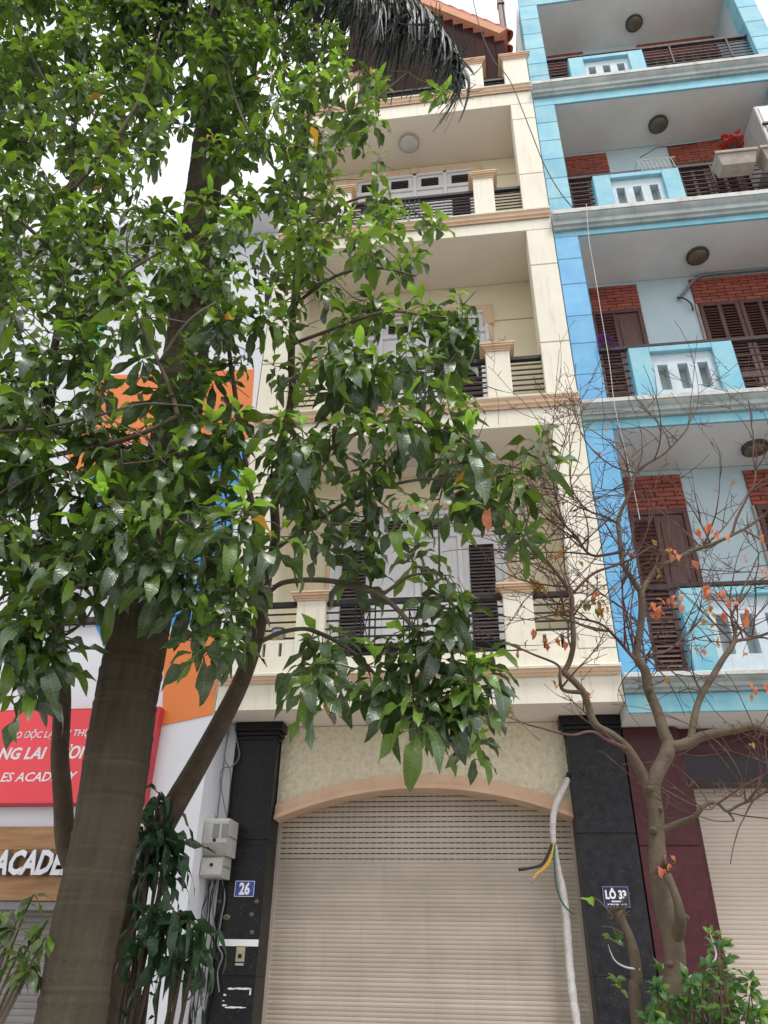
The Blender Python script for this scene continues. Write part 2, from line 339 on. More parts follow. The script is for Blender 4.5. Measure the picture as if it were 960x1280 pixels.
inner = MB(); ceil = MB(); flo = MB()
for f in fl:
    inner.box(-3.6, -.29, .92, 1.068, f['base']-.1, f['top']-.001)
    flo.box(-3.6, -.29, .15, .918, f['base']-.12, f['base']-.01)
    inner.box(-3.62, -3.601, .25, .918, f['base'], f['top']-.001); inner.box(-.289, -.272, .25, .918, f['base'], f['top']-.001)
for t in (6.912, 10.31, 13.37): ceil.box(-3.6, -.29, .031, .918, t+.002, t+.14)
ceil.box(X0, X1, .031, 1.06, 3.672, 3.85)
inner.build('back_wall', cream_in, H, 'pale yellow rear wall of the balconies')
for t in (6.912, 10.31, 13.37): box('ceiling', ceil_m, H, -3.6, -.29, .031, .918, t+.002, t+.14)
box('ceiling', ceil_m, H, X0, X1, .031, 1.06, 3.672, 3.85)
for f in fl: box('balcony_floor', conc, H, -3.6, -.29, .15, .918, f['base']-.12, f['base']-.01)
# pilasters in panels with open grooves
def pil(xa, xb, zs, m, parent, y1=.25, gap=.012, d=.0):
    for a, b in zip(zs[:-1], zs[1:]):
        MB().bev(xa, xb, d, y1, a+gap/2, b-gap/2, .007).build('panel', m, parent)
gro = MB(); gro.box(X0+.01, -3.55, .02, .245, 4.04, 13.9); gro.box(-.35, X1-.01, .02, .245, 4.04, 13.9)
gro.build('groove_backing', arch_m, H)
for xa, xb in ((-3.895, -3.54), (-.36, -.004)):
    pil(xa, xb, [4.19, 4.85, 6.19, 6.912], cream, H); pil(xa, xb, [7.372, 8.19, 9.596, 10.31], cream, H); pil(xa, xb, [10.762, 11.56, 12.95, 13.37], cream, H)
# ledges: stepped peach mouldings under a cream lip
def ledge(z0, z1, lipm=cream):
    h = z1-z0; za, zb = zc(z0, -.06), zc(z1, -.08)
    pr = [(.0, z0+.0), (-.025, za), (-.03, za+h*.2), (-.055, za+h*.28), (-.06, za+h*.5), (-.075, za+h*.6), (-.08, zb-.035), (.0, zb-.035)]
    o = MB().prism(pr, X0-.001, X1+.001).build('moulding', peach, H)
    MB().prism([(0, zb-.034), (-.085, zb-.034), (-.088, zb-.012), (-.075, zb), (.0, zb+.004)], X0-.002, X1+.002).build('moulding_lip', lipm, H)
ledge(3.945, 4.045); ledge(7.21, 7.385); ledge(10.60, 10.775); ledge(13.80, 13.975)
def pier(xa, xb, z0, z1, capz, cw=.06):
    p = MB().bev(xa, xb, .0, .24, z0, z1, .006).build('pier', cream, H)
    c = MB(); s = (capz-z1)/4
    for i, g in enumerate((.015, .03, .055, .065)): c.bev(xa-g, xb+g, -g, .24+g, z1+s*i+.001, z1+s*(i+1)-.001, .004)
    c.build('cap', peach, p)
for xa, xb in ((-1.04, -.745), (-3.16, -2.865)):
    pier(xa, xb, 4.195, 4.81, 4.90); pier(xa, xb, 7.375, 8.10, 8.205); pier(xa, xb, 10.765, 11.56, 11.665); pier(xa, xb, 13.96, 14.69, 14.79)
pier(-.40, -.006, 13.96, 14.69, 14.79); pier(-3.893, -3.50, 13.96, 14.69, 14.79)
# low parapet with slots on the first balcony
par = MB(); sx = [-.84, -.68, -.52, -.26, -.10]
xs = [-.745] ; 
for xa, xb in ((-.742, -.006), (-3.893, -3.163)):
    sl_ = [xa+.06+k*.17 for k in range(4)]
    par.box(xa, xb, .02, .14, 4.192, 4.215); par.box(xa, xb, .02, .14, 4.36, 4.39)
    e = [xa]+[q for s_ in sl_ for q in (s_, s_+.035)]+[xb]
    for i in range(0, len(e), 2): par.box(e[i], e[i+1], .021, .139, 4.216, 4.359)
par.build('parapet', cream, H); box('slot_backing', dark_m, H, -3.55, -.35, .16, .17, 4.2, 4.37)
for z0, z1, n in ((4.24, 4.84, 6), (7.52, 8.055, 6), (10.94, 11.40, 6), (14.04, 14.30, 4)):
    for xa, xb in ((-2.862, -1.043), (-.742, -.36 if z0 < 14 else -.403), (-3.54 if z0 < 14 else -3.497, -3.163)):
        zz = z0 if not (z0 < 5 and (xa > -1 or xb < -3)) else 4.43
        r = railing(H, xa, xb, .1, zz, z1, n if zz == z0 else 4, iron if z0 < 5 else iron_b, iron)
        if xb-xa > 1 and z0 < 13:
            for cx in ([-1.95] if z0 > 5 else [-2.45, -1.95, -1.45]):      # the square fret in the middle of a long panel
                m = MB(); a, b, h0, h1 = cx-.11, cx+.11, z0+.02, z1-.06
                for q in (a, b-.014, cx-.05, cx+.036): m.box(q, q+.014, .078, .089, h0, h1)
                for q in (h0+.05, (h0+h1)/2, h1-.06): m.box(a, b, .079, .088, q, q+.012)
                m.tube([(cx-.05, .07, h0+.05), (cx, .07, (h0+h1)/2), (cx+.05, .07, h1-.05)], .006, 5); m.tube([(cx+.05, .072, h0+.05), (cx, .072, (h0+h1)/2), (cx-.05, .072, h1-.05)], .006, 5)
                m.build('fret', iron, r)
# balcony doors: four leaves with louvred transoms, shutters on the outer pair
def cream_door(zf, zt, zl0, zl1, tr0, tr1):
    d = box('door', white_d, H, -3.0, -.96, .90, .918, zf, zt)
    fr = MB()
    for k in range(5): x = -3.0+k*.51; fr.bev(x-.03, x+.03, .868, .899, zf, zt-.001, .006)
    fr.bev(-2.969, -.99, .868, .899, zt-.06, zt-.002, .006); fr.bev(-2.969, -.99, .869, .899, tr0-.12, tr0-.05, .006)
    fr.build('frame', white_d, d)
    me = MB().prism([(-.012, -.012), (-.010, -.017), (.012, .010), (.010, .016)], 0, .29).mesh('slat', louv_m)
    me2 = me
    for k in range(4):
        xa = -2.89+k*.51
        if k in (0, 3):
            xb_ = -1.365 if k == 3 else -2.885
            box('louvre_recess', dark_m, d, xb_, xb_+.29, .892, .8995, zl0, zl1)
            n = int((zl1-zl0)/.045)
            for i in range(n): link('slat', me, d, (xb_, .882, zl0+.02+i*.045))
        else:
            MB().bev(xa-.02, xa+.30, .888, .8995, zl0, zl1, .008).build('leaf_panel', white_d, d)
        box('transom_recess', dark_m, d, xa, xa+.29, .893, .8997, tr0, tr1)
        n = int((tr1-tr0)/.04)
        for i in range(n): link('slat', me2, d, (xa, .884, tr0+.016+i*.04))
    # peach surround with stepped ears and a keystone
    a = MB(); g = .09
    a.bev(-2.97, -.99, .86, .917, zt, zt+g, .01)
    for s_ in (-1, 1):
        c = -1.98+s_*1.05
        a.bev(c-.075, c+.075, .861, .918, zt-.30, zt+g+.001, .01); a.bev(c-.045, c+.045, .88, .919, zf, zt-.301, .008)
    a.build('surround', peach, H)
    MB().bev(-2.04, -1.92, .84, .859, zt-.02, zt+g+.06, .012).build('keystone', peach, H)
    for x_a, x_b in ((-.855, -.295), (-3.595, -3.11)): box('band', arch_m, H, x_a, x_b, .908, .9195, zt-.22, zt-.205)
cream_door(4.05, 6.38, 4.45, 5.88, 6.12, 6.27); cream_door(7.38, 9.77, 7.80, 9.19, 9.45, 9.63); cream_door(10.77, 13.14, 11.2, 12.55, 12.81, 13.01)
lamp(-2.03, .44, 13.368, .17, lamp_w, lamp_wr, 'round white lamp under the top balcony ceiling of the cream house', 'round white balcony lamps')
lamp(-2.03, .44, 10.308, .17, lamp_w, lamp_wr, 'round white lamp under the middle balcony ceiling of the cream house', 'round white balcony lamps')
lamp(-2.03, .44, 6.91, .17, lamp_w, lamp_wr, 'round white lamp under the lowest balcony ceiling of the cream house', 'round white balcony lamps')
# terrace room: tiled rake over brown planks
A_, B_ = P(632, 40, .6), P(500, -12, .6)
dv = (B_-A_).normalized(); nv = Vector((-dv.z, 0, dv.x)) if dv.x < 0 else Vector((dv.z, 0, -dv.x)); nv = Vector((abs(dv.z), 0, abs(dv.x)))
L_ = 4.6
rake = MB(); q = [A_, A_+dv*L_, A_+dv*L_-nv*.17, A_-nv*.17]
rake.plate([(p.x, p.z) for p in q], .55, .62)
rf = rake.build('gable_board', fascia, H)
roof = MB(); q = [A_+nv*.0, A_+dv*L_, A_+dv*L_+nv*.06, A_+nv*.06]; roof.plate([(p.x, p.z) for p in q], .56, 4.5)
rp = roof.build('roof', tile_r, H)
arc = MB(); n = 7; vs = []; fs = []
for j, (s0, r0) in enumerate(((0, .125), (.36, .105))):
    for k in range(n):
        a = PI*k/(n-1); vs.append(A_*0 + dv*s0*-1 + Vector((0, -math.cos(a)*r0, 0)) + nv*math.sin(a)*r0)
for k in range(n-1): fs.append((k, k+1, n+k+1, n+k))
fs.append(tuple(range(n)))
arc.add(vs, fs)
vs2 = [Vector(v)-nv*.015 for v in vs]; arc.add([v*.98 for v in vs2], [tuple(f) for f in fs])
tme = arc.mesh('roof_tile', tile_r, True)
for r_ in range(4):
    for k in range(14): link('tile', tme, rp, tuple(A_+dv*(.33*k+.30)+nv*.05+Vector((0, .08+r_*.27, 0))))
pw = max(A_.x-.02, -.5)
for k in range(16):
    xr = A_.x-.03-k*.19; ztop = A_.z-.17+(A_.x-xr)*abs(dv.z/dv.x)-.02
    MB().bev(xr-.186, xr, .66, .70, 13.98, ztop, .008).build('plank', plank_m, H)
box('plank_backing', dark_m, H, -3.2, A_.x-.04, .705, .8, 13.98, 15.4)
box('terrace_floor', conc, H, X0+.1, X1-.1, .2, 8, 13.956, 13.965)

# ground floor: arch, pillars, shutter
arcf = lambda x, o=0: 2.765+o+.275*(1-((x+1.94)/1.42)**2)
st_ = MB(); N_ = 28; xs = [-3.36+(2.84)*i/N_ for i in range(N_+1)]
st_.plate([(x, arcf(x, .06)) for x in xs]+[(-.52, 3.665), (-3.36, 3.665)], .60, .80); st_.build('arch_wall', stucco, H, 'rough stucco wall above the arch')
t1 = MB(); t1.plate([(x, arcf(x, .035)) for x in xs]+[(x, arcf(x, .135)) for x in xs[::-1]], .565, .80)
t1.plate([(x, arcf(x, 0)) for x in xs]+[(x, arcf(x, .040)) for x in xs[::-1]], .54, .81)
t1.build('arch_trim', arch_m, H)
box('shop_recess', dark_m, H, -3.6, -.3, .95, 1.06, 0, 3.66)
def pillar(xa, xb, joints, m, yf=.45, side=None, parent=H):
    zs = joints
    for a, b in zip(zs[:-1], zs[1:]): MB().bev(xa, xb, yf, .80, a+.003, b-.003, .004).build('stone_panel', m, parent)
    box('pillar_core', mortar, parent, xa+.01, xb-.01, yf+.01, .81, 0, zs[-1])
pillar(-3.80, -3.37, [0, .37, 1.469, 2.567, 3.53], granite); pillar(-.515, .0, [0, .42, 1.515, 2.615, 3.53], granite2)
for xa, xb in ((-3.80, -3.37), (-.515, .0)):
    c = MB()
    for i, (g, a, b) in enumerate(((.015, 3.50, 3.54), (.035, 3.541, 3.58), (.06, 3.581, 3.668))): c.bev(xa-g*(xa > -3), xb+g*(xa < -3)+0*g, .45-g, .80, a, b, .006)
    c.build('capital', granite, H)
wall2 = MB().box(X0, -3.801, .46, .95, 0, 3.66); wall2.build('side_strip', whitew, H)
# the roller shutter
def shutter(parent, xa, xb, y, ztop, m, perf=None, pitch=.074, guide=True):
    r = box('roller_shutter', m, parent, xa+.03, xb-.03, y-.03, y+.02, ztop+.051, ztop+.12)
    for x in (xa, xb): box('guide_rail', m, r, x-.03, x+.03, y-.03, y+.02, 0, ztop+.05)
    h = pitch/2; w_ = xb-xa-.06
    pr = [(.007, 0), (.0025, .0035), (-.001, h*.5), (.0005, h-.004), (.0065, h-.001), (.0065, h+.001), (.0025, h+.0045), (-.001, h*1.5), (.0005, pitch-.004), (.007, pitch), (.016, pitch), (.016, 0)]
    me = MB().prism(pr, 0, w_).mesh('slat', m)
    mp = MB(); pp_ = .0475; mp.prism([(.008, .006), (-.002, .0072), (-.005, .026), (-.002, pp_-.004), (.008, pp_-.001), (.016, pp_-.001), (.016, .006)], 0, w_); k = int(w_/.063)
    for i in range(k+1): mp.box(i*.063, min(i*.063+.014, w_), .001, .012, -.001, .0059)
    mp = mp.mesh('slotted_slat', m)
    z = 0.0
    while z < ztop:
        if perf and z > perf: link('slat', mp, r, (xa+.03, y, z)); z += pp_
        else: link('slat', me, r, (xa+.03, y, z)); z += pitch
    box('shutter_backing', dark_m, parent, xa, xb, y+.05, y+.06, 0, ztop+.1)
    return r
shutter(H, -3.372, -.512, .80, 3.06, slat_m, perf=2.43)

# ================================================================== BLUE HOUSE
B = thing('blue_house', 'blue painted town house with stained grey ledges and round brown balcony lamps at right', 'house', (1.95, 0, 0))
BX0, BX1 = .004, 3.87
shell = MB(); side = MB()
side.box(BX0+.001, BX0+.2, .25, 9, 3.72, 16.9); side.box(BX1-.24, BX1-.001, .25, 9, 3.72, 16.9); side.box(BX0+.001, BX1-.001, 1.0, 9, 0, 3.718); side.box(BX0+.2, BX1-.24, 1.10, 9, 0, 16.9)
side.box(BX0+.2, BX1-.24, .9, 1.1, 16.6, 16.9)
side.build('side_wall', ceil_b, B)
beams = ((6.79, 6.915), (10.10, 10.20), (13.245, 13.44), (16.40, 16.90))
for (a, b), m in zip(beams, (blue_p, blue_p, blue_p, blue_p)): MB().bev(BX0, BX1, 0, .03, a, b, .005).build('beam', m, B)
MB().bev(BX0, BX1, 0, .03, 3.563, 3.74, .005).build('beam', blue_p, B)
# ledges
def bledge(z0, z1):
    h = z1-z0; y = -.1; a, b = z0, z1
    MB().prism([(.14, a), (-.04, a), (-.045, a+h*.14), (-.075, a+h*.2), (-.08, a+h*.42), (-.10, a+h*.5), (-.12, a+h*.62), (-.12, a+h*.72), (.14, a+h*.72)], BX0-.0, BX1+.1).build('ledge', ledge_b, B)
    MB().prism([(.14, a+h*.722), (-.135, a+h*.722), (-.135, b-.01), (-.12, b), (.14, b)], BX0-.0, BX1+.1).build('ledge_lip', ledge_lip, B)
for z0, z1 in ((3.742, 3.90), (6.916, 7.14), (10.202, 10.51), (13.442, 13.73)): bledge(z0, z1)
lv = [(3.90, 6.79), (7.14, 10.10), (10.51, 13.245), (13.73, 16.40)]
js = [[3.902, 4.45, 4.984, 5.44, 5.896, 6.336, 6.788], [7.142, 7.62, 8.121, 8.59, 9.169, 9.65, 10.098], [10.512, 10.93, 11.391, 11.845, 12.311, 12.778, 13.243], [13.732, 14.1, 14.473, 14.943, 15.426, 15.927, 16.398]]
for zs, m in zip(js, (blue_l, blue_l, blue_p, blue_p)):
    pil(BX0, .318, zs, m, B, gap=.010); pil(3.555, BX1, zs, m, B, gap=.010)
for a, b in lv:
    box('pilaster_core', grout, B, BX0+.006, .312, .008, .24, a, b); box('pilaster_core', grout, B, 3.56, BX1-.006, .008, .24, a, b)
bi = MB(); bc = MB(); bf = MB()
for a, b in lv:
    bi.box(.205, 3.62, .905, 1.09, a-.1, b-.002); bc.box(.205, 3.62, .031, .904, b+.002, b+.12); bf.box(.205, 3.62, .142, .904, a-.12, a-.02)
bc.box(BX0, BX1, .031, .8, 3.566, 3.70)
bi.build('back_wall', blue_in, B); box('ceiling', ceil_b, B, BX0, BX1, .031, .8, 3.566, 3.70)
for a, b in lv: box('ceiling', ceil_b, B, .205, 3.62, .031, .904, b+.002, b+.12); box('balcony_floor', conc, B, .205, 3.62, .142, .904, a-.12, a-.02)
box('inner_cheek', blue_in, B, 3.60, 3.63, .245, .904, 3.9, 16.4)
bme = MB().bev(0, .212, 0, .03, 0, .052, .004).mesh('brick', brick_m)
def bricks(xa, xb, za, zb):
    l = box('lintel_bed', mortar, B, xa, xb, .893, .904, za, zb); r = 0; z = za
    while z+.058 <= zb+.01:
        x = xa+(0 if r % 2 == 0 else -.11)
        while x < xb-.05:
            w0 = max(x, xa); w1 = min(x+.212, xb)
            if w1-w0 > .20: link('brick', bme, l, (w0, .874-random.random()*.004, z+.004))
            elif w1-w0 > .03: MB().bev(w0, w1, .874, .9, z+.004, z+.056, .004).build('brick', brick_m, l)
            x += .222
        z += .062; r += 1
def louvre_leaf(d, xa, xb, z0, z1, cols=2, sl=.05):
    f = MB(); wd = (xb-xa)
    st1 = .055
    cw = (wd-st1*(cols+1))/cols
    for c in range(cols+1): f.bev(xa+c*(cw+st1), xa+c*(cw+st1)+st1, .855, .888, z0, z1, .005)
    f.box(xa, xb, .858, .887, z1-.07, z1-.002); f.box(xa, xb, .858, .887, z0+.002, z0+.09); zm = z0+(z1-z0)*.42; f.box(xa, xb, .858, .887, zm, zm+.08)
    f.build('shutter_leaf', wood_d, d)
    me = MB().prism([(-.014, -.018), (-.010, -.024), (.014, .012), (.010, .020)], 0, cw).mesh('slat', wood_d)
    for c in range(cols):
        z = z0+.11
        while z < z1-.09:
            if not (zm-.02 < z < zm+.1): link('slat', me, d, (xa+st1+c*(cw+st1), .875, z))
            z += sl
def small_door(xa, xb, z0, z1):
    d = box('door', wood_d, B, xa, xb, .886, .904, z0, z1)
    f = MB()
    f.bev(xa, xa+.05, .86, .885, z0, z1, .005); f.bev(xb-.06, xb, .86, .885, z0, z1, .005); f.box(xa+.05, xb-.06, .862, .885, z1-.06, z1-.002)
    f.build('door_frame', wood_d, d)
    x2 = xa+.05+(xb-xa-.11)*.42
    MB().bev(x2, x2+.03, .868, .885, z0, z1-.06, .004).build('stile', wood_d, d)
    me = MB().prism([(-.012, -.018), (-.008, -.024), (.012, .010), (.008, .018)], 0, x2-xa-.05).mesh('slat', wood_d)
    z = z0+.1
    while z < z1-.1: link('slat', me, d, (xa+.05, .876, z)); z += .055
    for za, zb in ((z0+.15, z0+.85), (z0+.95, z1-.15)): MB().bev(x2+.06, xb-.09, .874, .8855, za, zb, .014).build('door_panel', wood_d, d)
for i, (a, b) in enumerate(lv):
    zt = b-.075; zb = zt-.50
    bricks(.54, 1.20, zb, zt); bricks(1.93 if i < 2 else 2.18, 3.55, zb, zt)
    small_door(.50, 1.19, a-.02, zb-.003)
    xa = 1.95 if i < 2 else 2.2
    d = box('shuttered_door', dark_m, B, xa, 3.56, .890, .904, a-.02, zb-.003)
    MB().bev(xa-.035, xa, .87, .903, a, zb-.004, .004).build('door_edge', planter_m, d)
    w_ = (3.55-xa)/3
    for k in range(3): louvre_leaf(d, xa+k*w_+.004, xa+(k+1)*w_-.004, a, zb-.006)
# white cloth and boards seen through the rails of the upper two balconies
for z0, z1, xa, xb in ((10.6, 11.25, 2.83, 3.5), (13.8, 14.4, 2.52, 3.5)):
    o = MB()
    m_ = 14
    vs = []; 
    for i in range(m_+1):
        x = xa+(xb-xa)*i/m_
        for j in range(5): vs.append((x, .55+.025*math.sin(i*1.7)+.01*j, z1-(z1-z0)*j/4+.02*math.sin(i*.9)))
    o.add(vs, [(i*5+j, i*5+j+1, (i+1)*5+j+1, (i+1)*5+j) for i in range(m_) for j in range(4)])
    q_ = o.build('hanging_cloth', mat('pale_cloth', (.62, .62, .66), .85, (.50, .48, .54), 4), None, smooth=True)
    tag(q_, 'pale cloth hung behind the rails of the blue house, '+('below the red flowers' if z0 < 12 else 'on the topmost balcony'), 'cloth')
# slotted white panels and railings
def slotpanel(za, zb, xa=.66, xb=1.845):
    p = MB(); s_ = .235; y0 = -.012
    p.bev(xa, xa+s_, y0, .2, za, zb, .006); p.bev(xb-s_, xb, y0, .2, za, zb, .006); p.bev(xa+s_, xb-s_, y0+.001, .2, zb-.085, zb, .006)
    p = p.build('balcony_panel', blue_p, B)
    i = MB(); h = zb-za; x_a, x_b = xa+s_, xb-s_; sl0, sl1 = za+h*.24, zb-h*.30; w3 = .115
    cs = [x_a+(x_b-x_a)*f for f in (.18, .50, .82)]
    i.box(x_a, x_b, .05, .17, za, sl0); i.box(x_a, x_b, .05, .17, sl1, zb-.086)
    e = [x_a]+[q for c in cs for q in (c-w3/2, c+w3/2)]+[x_b]
    for k in range(0, len(e), 2): i.box(e[k], e[k+1], .0505, .1695, sl0, sl1)
    i.build('slotted_infill', panel_w, p)
    box('slot_backing', ledge_b, p, x_a, x_b, .172, .18, za, zb-.09)
for (a, b), (ra, rb, za, zb) in zip(lv, ((4.16, 4.87, 4.10, 4.78), (7.36, 8.09, 7.28, 7.975), (10.86, 11.48, 10.68, 11.33), (14.15, 14.71, 13.91, 14.49))):
    slotpanel(a, zb)
    railing(B, .32, .655, .1, ra, rb, 6, iron_b, iron_b, ()); railing(B, 1.85, 3.553, .1, ra, rb, 6, iron_b, iron_b, (2.32, 3.22))
    box('hand_rail', iron_b, B, .656, 1.849, .07, .13, rb-.035, rb+.002)
for z, k in ((6.788, 'lowest'), (10.098, 'second'), (13.243, 'third'), (16.398, 'topmost')):
    lamp(1.985 if z < 16 else 2.09, .52, z, .15, lamp_m, lamp_r, 'round brown lamp under the %s balcony ceiling of the blue house' % k, 'brown balcony lamps of the blue house')
# ground floor of the blue house
pillar(.012, .525, [0, .36, 1.44, 2.512, 3.55], maroon, parent=B)
for k in range(3):
    MB().bev(.527+k*1.12, .527+(k+1)*1.12-.004, .50, .80, 3.06, 3.30, .004).build('lintel_panel', maroon if k % 2 else purple_gl, B)
MB().bev(.527, 3.87, .56, .8, 3.302, 3.56, .004).build('lintel_box', maroon, B)
box('reveal', maroon, B, .526, .575, .501, .8, 0, 3.058)
shutter(B, .58, 3.86, .82, 3.05, slat_p)

# pipe and cables on the blue house
t = thing('conduit_pipe', 'grey bent conduit pipe under the second balcony ceiling of the blue house', 'pipe', (2.3, .88, 10))
pp = [P(1010, 331, .86), P(958, 336, .86), P(905, 341, .86), P(878, 344, .86), P(866, 352, .86), P(855, 366, .86), P(848, 373, .86)]
a, r = spline(pp, [.022]*len(pp)); MB().tube(a, r, 8).build('pipe', cable_g, t, smooth=True)
a, r = spline([P(846, 372, .85), P(855, 373, .84), P(864, 380, .84), P(866, 388, .85)], [.012]*4); MB().tube(a, r, 6).build('cable_tail', cable_m, t)
# cabinet hanging at the right of the third balcony
t = thing('wall_cabinet', 'pale metal cabinet with grey glass hanging at the right end of the third blue balcony', 'cabinet', (3.3, .3, 12.3))
cx0, cx1 = 3.22, 3.54
MB().bev(cx0, cx1, .10, .85, 11.72, 12.75, .012).build('case', plastic, t)
MB().bev(cx0+.05, cx1-.01, .085, .099, 12.32, 12.69, .006).build('front_panel', white_d, t)
MB().bev(cx0+.05, cx1-.01, .086, .099, 11.78, 12.24, .006).build('window', glass_g, t)
MB().bev(cx0+.02, cx1, .07, .0985, 12.255, 12.295, .004).build('rail', iron, t)
# planters, flowers, basket
def planter(x0, x1, z0, z1, label, flower=False):
    t = thing('planter_box', label, 'planter', ((x0+x1)/2, -.15, z0), 'planters hung on the third blue balcony')
    m = MB(); ya, yb = -.28, -.02
    vs = [(x0+.05, ya+.04, z0), (x1-.05, ya+.04, z0), (x1-.05, yb-.02, z0), (x0+.05, yb-.02, z0), (x0, ya, z1), (x1, ya, z1), (x1, yb, z1), (x0, yb, z1),
          (x0+.03, ya+.03, z1), (x1-.03, ya+.03, z1), (x1-.03, yb-.03, z1), (x0+.03, yb-.03, z1), (x0+.03, ya+.03, z1-.05), (x1-.03, ya+.03, z1-.05), (x1-.03, yb-.03, z1-.05), (x0+.03, yb-.03, z1-.05)]
    m.add(vs, [(0, 3, 2, 1), (0, 1, 5, 4), (1, 2, 6, 5), (2, 3, 7, 6), (3, 0, 4, 7), (4, 5, 9, 8), (5, 6, 10, 9), (6, 7, 11, 10), (7, 4, 8, 11), (8, 9, 13, 12), (9, 10, 14, 13), (10, 11, 15, 14), (11, 8, 12, 15)])
    m.build('trough', planter_m, t); MB().bev(x0-.015, x1+.015, ya-.015, ya+.004, z1-.05, z1+.005, .005).build('rim', planter_m, t)
    box('soil', soil, t, x0+.031, x1-.031, ya+.031, yb-.031, z1-.06, z1-.02)
planter(2.27, 2.80, 10.95, 11.20, 'mossy stone planter box with red flowers hung on the third blue balcony rail')
planter(2.86, 3.42, 10.97, 11.22, 'mossy stone planter box without flowers, right of the red flowers')
def flowers(name, c, n, r, m, mst, label, cat):
    t = thing(name, label, cat, tuple(c)); rr = random.Random(3)
    stem = MB(); pet = MB(); lv_ = MB(); c = Vector(c)
    for i in range(n):
        e = c+Vector((rr.uniform(-r, r), rr.uniform(-r*.7, r*.3), rr.uniform(.5*r, 2.4*r)))
        stem.tube([c+Vector((rr.uniform(-.03, .03), 0, 0)), (c+e)/2+Vector((rr.uniform(-.03, .03), 0, .03)), e], .004, 4)
        for k in range(6):
            a = 2*PI*k/6+rr.random(); d = Vector((math.cos(a), math.sin(a), rr.uniform(-.2, .4)))*.042; s_ = d.cross(Vector((0, 0, 1))).normalized()*.02
            pet.add([e, e+d*.6+s_, e+d, e+d*.6-s_], [(0, 1, 2, 3)])
        for k in range(2):
            p = c+(e-c)*rr.uniform(.3, .7); a = rr.uniform(0, 6.3); d = Vector((math.cos(a), math.sin(a), .3))*.07; s_ = d.cross(Vector((0, 0, 1))).normalized()*.018
            lv_.add([p, p+d*.5+s_, p+d, p+d*.5-s_], [(0, 1, 2, 3)])
    stem.build('stem', mst, t); pet.build('petal', m, t)['kind'] = 'stuff'; lv_.build('leaf', bark_b, t)['kind'] = 'stuff'
flowers('flowering_plant', (2.60, -.17, 11.22), 26, .17, flower_r, bark_b, 'red flowering plant growing in the mossy planter on the blue balcony', 'plant')
flowers('flowering_plant', (.44, -.02, 7.98), 12, .09, flower_p, bark_b, 'small purple flowers on the left end of the second blue balcony rail', 'plant')
t = thing('wire_basket', 'empty white wire basket standing on the third blue balcony panel', 'basket', (1.6, .05, 11.33))
wb = MB()
for zz, g in ((11.50, 0), (11.34, .05)):
    wb.tube([(1.30+g, -.06+g, zz), (1.82-g, -.06+g, zz), (1.82-g, .2-g, zz), (1.30+g, .2-g, zz), (1.30+g, -.06+g, zz)], .007, 5)
wb.build('rim', bas_m, t)
ww = MB().tube([(0, 0, .16), (.05, .04, 0)], .005, 4).mesh('wire', bas_m)
for k in range(9): link('wire', ww, t, (1.31+k*.057, -.06, 11.34))
cbl = MB(); a, r = spline([P(800, 197, .2), P(812, 190, .2), P(823, 184, .4), P(840, 183, .7), P(875, 178, .88), P(905, 174, .88)], [.008]*6); cbl.tube(a, r, 6)
tag(cbl.build('cable', cable_m), 'thin black cable running along the back of the third blue balcony', 'cable')

# ================================================================== BANNER BUILDING AT LEFT
G = thing('shop_building', 'white clad shop building with orange, blue and green banner panels at left', 'building', (-6, 0, 0))
gx0, gx1 = -11.5, -3.905
g = MB(); g.box(gx0, gx1, 0, 9, 2.615, 10.80); g.box(-4.42, gx1, 0, 9, 0, 2.615); g.box(gx0, -4.42, .6, 9, 0, 2.615)
g.build('wall', whitew, G)
MB().bev(gx0, gx1+.0, -.35, .2, 10.805, 10.95, .01).build('parapet_cap', whitew, G)
def pr_(pts, m, y=-.008, nm='banner_print'): MB().plate([(P(*q, 0).x if len(q) == 2 and q[0] > -50 and q[1] > 20 else q[0], P(*q, 0).z if len(q) == 2 and q[0] > -50 and q[1] > 20 else q[1]) for q in pts], y, -.0005).build(nm, m, G)
pr_([(206, 793), (278, 790), (266.5, 893), (203, 907)], orange_p)
pr_([(215, 700), (290, 680), (282, 770), (200, 786)], blue_pr); 
pr_([(255, 560), (306, 545), (290, 678), (215, 698), (235, 600)], blue_pr)
pr_([(110, 590), (175, 560), (172, 640), (130, 650)], blue_pr)
pr_([(118, 779), (160, 779), (158, 835), (136, 820)], blue_pr)
pr_([(130, 470), (318, 462), (312, 548), (262, 552), (215, 560), (165, 552), (90, 600), (84, 560)], orange_p)
pr_([(80, 385), (140, 380), (122, 440), (100, 450)], green_pr)
pr_([(60, 735), (143, 735), (143, 768), (55, 768)], mat('faded_photo_print', (.62, .50, .54), .5, (.45, .55, .66), 2.5))
ld = MB(); ld.bev(-9, -5.08, -.06, .0, 4.63, 4.70, .006); ld.build('steel_channel', iron_b, G)
box('canopy_front', whitew, G, -9, -5.08, -.03, -.001, 4.702, 4.83)
# ground floor shutter, lintel
MB().bev(gx0, -4.425, -.03, .5, 1.93, 2.0, .005).build('lintel_trim', grey_t, G)
shutter(G, -9.0, -4.44, .25, 1.95, slat_g, pitch=.10)
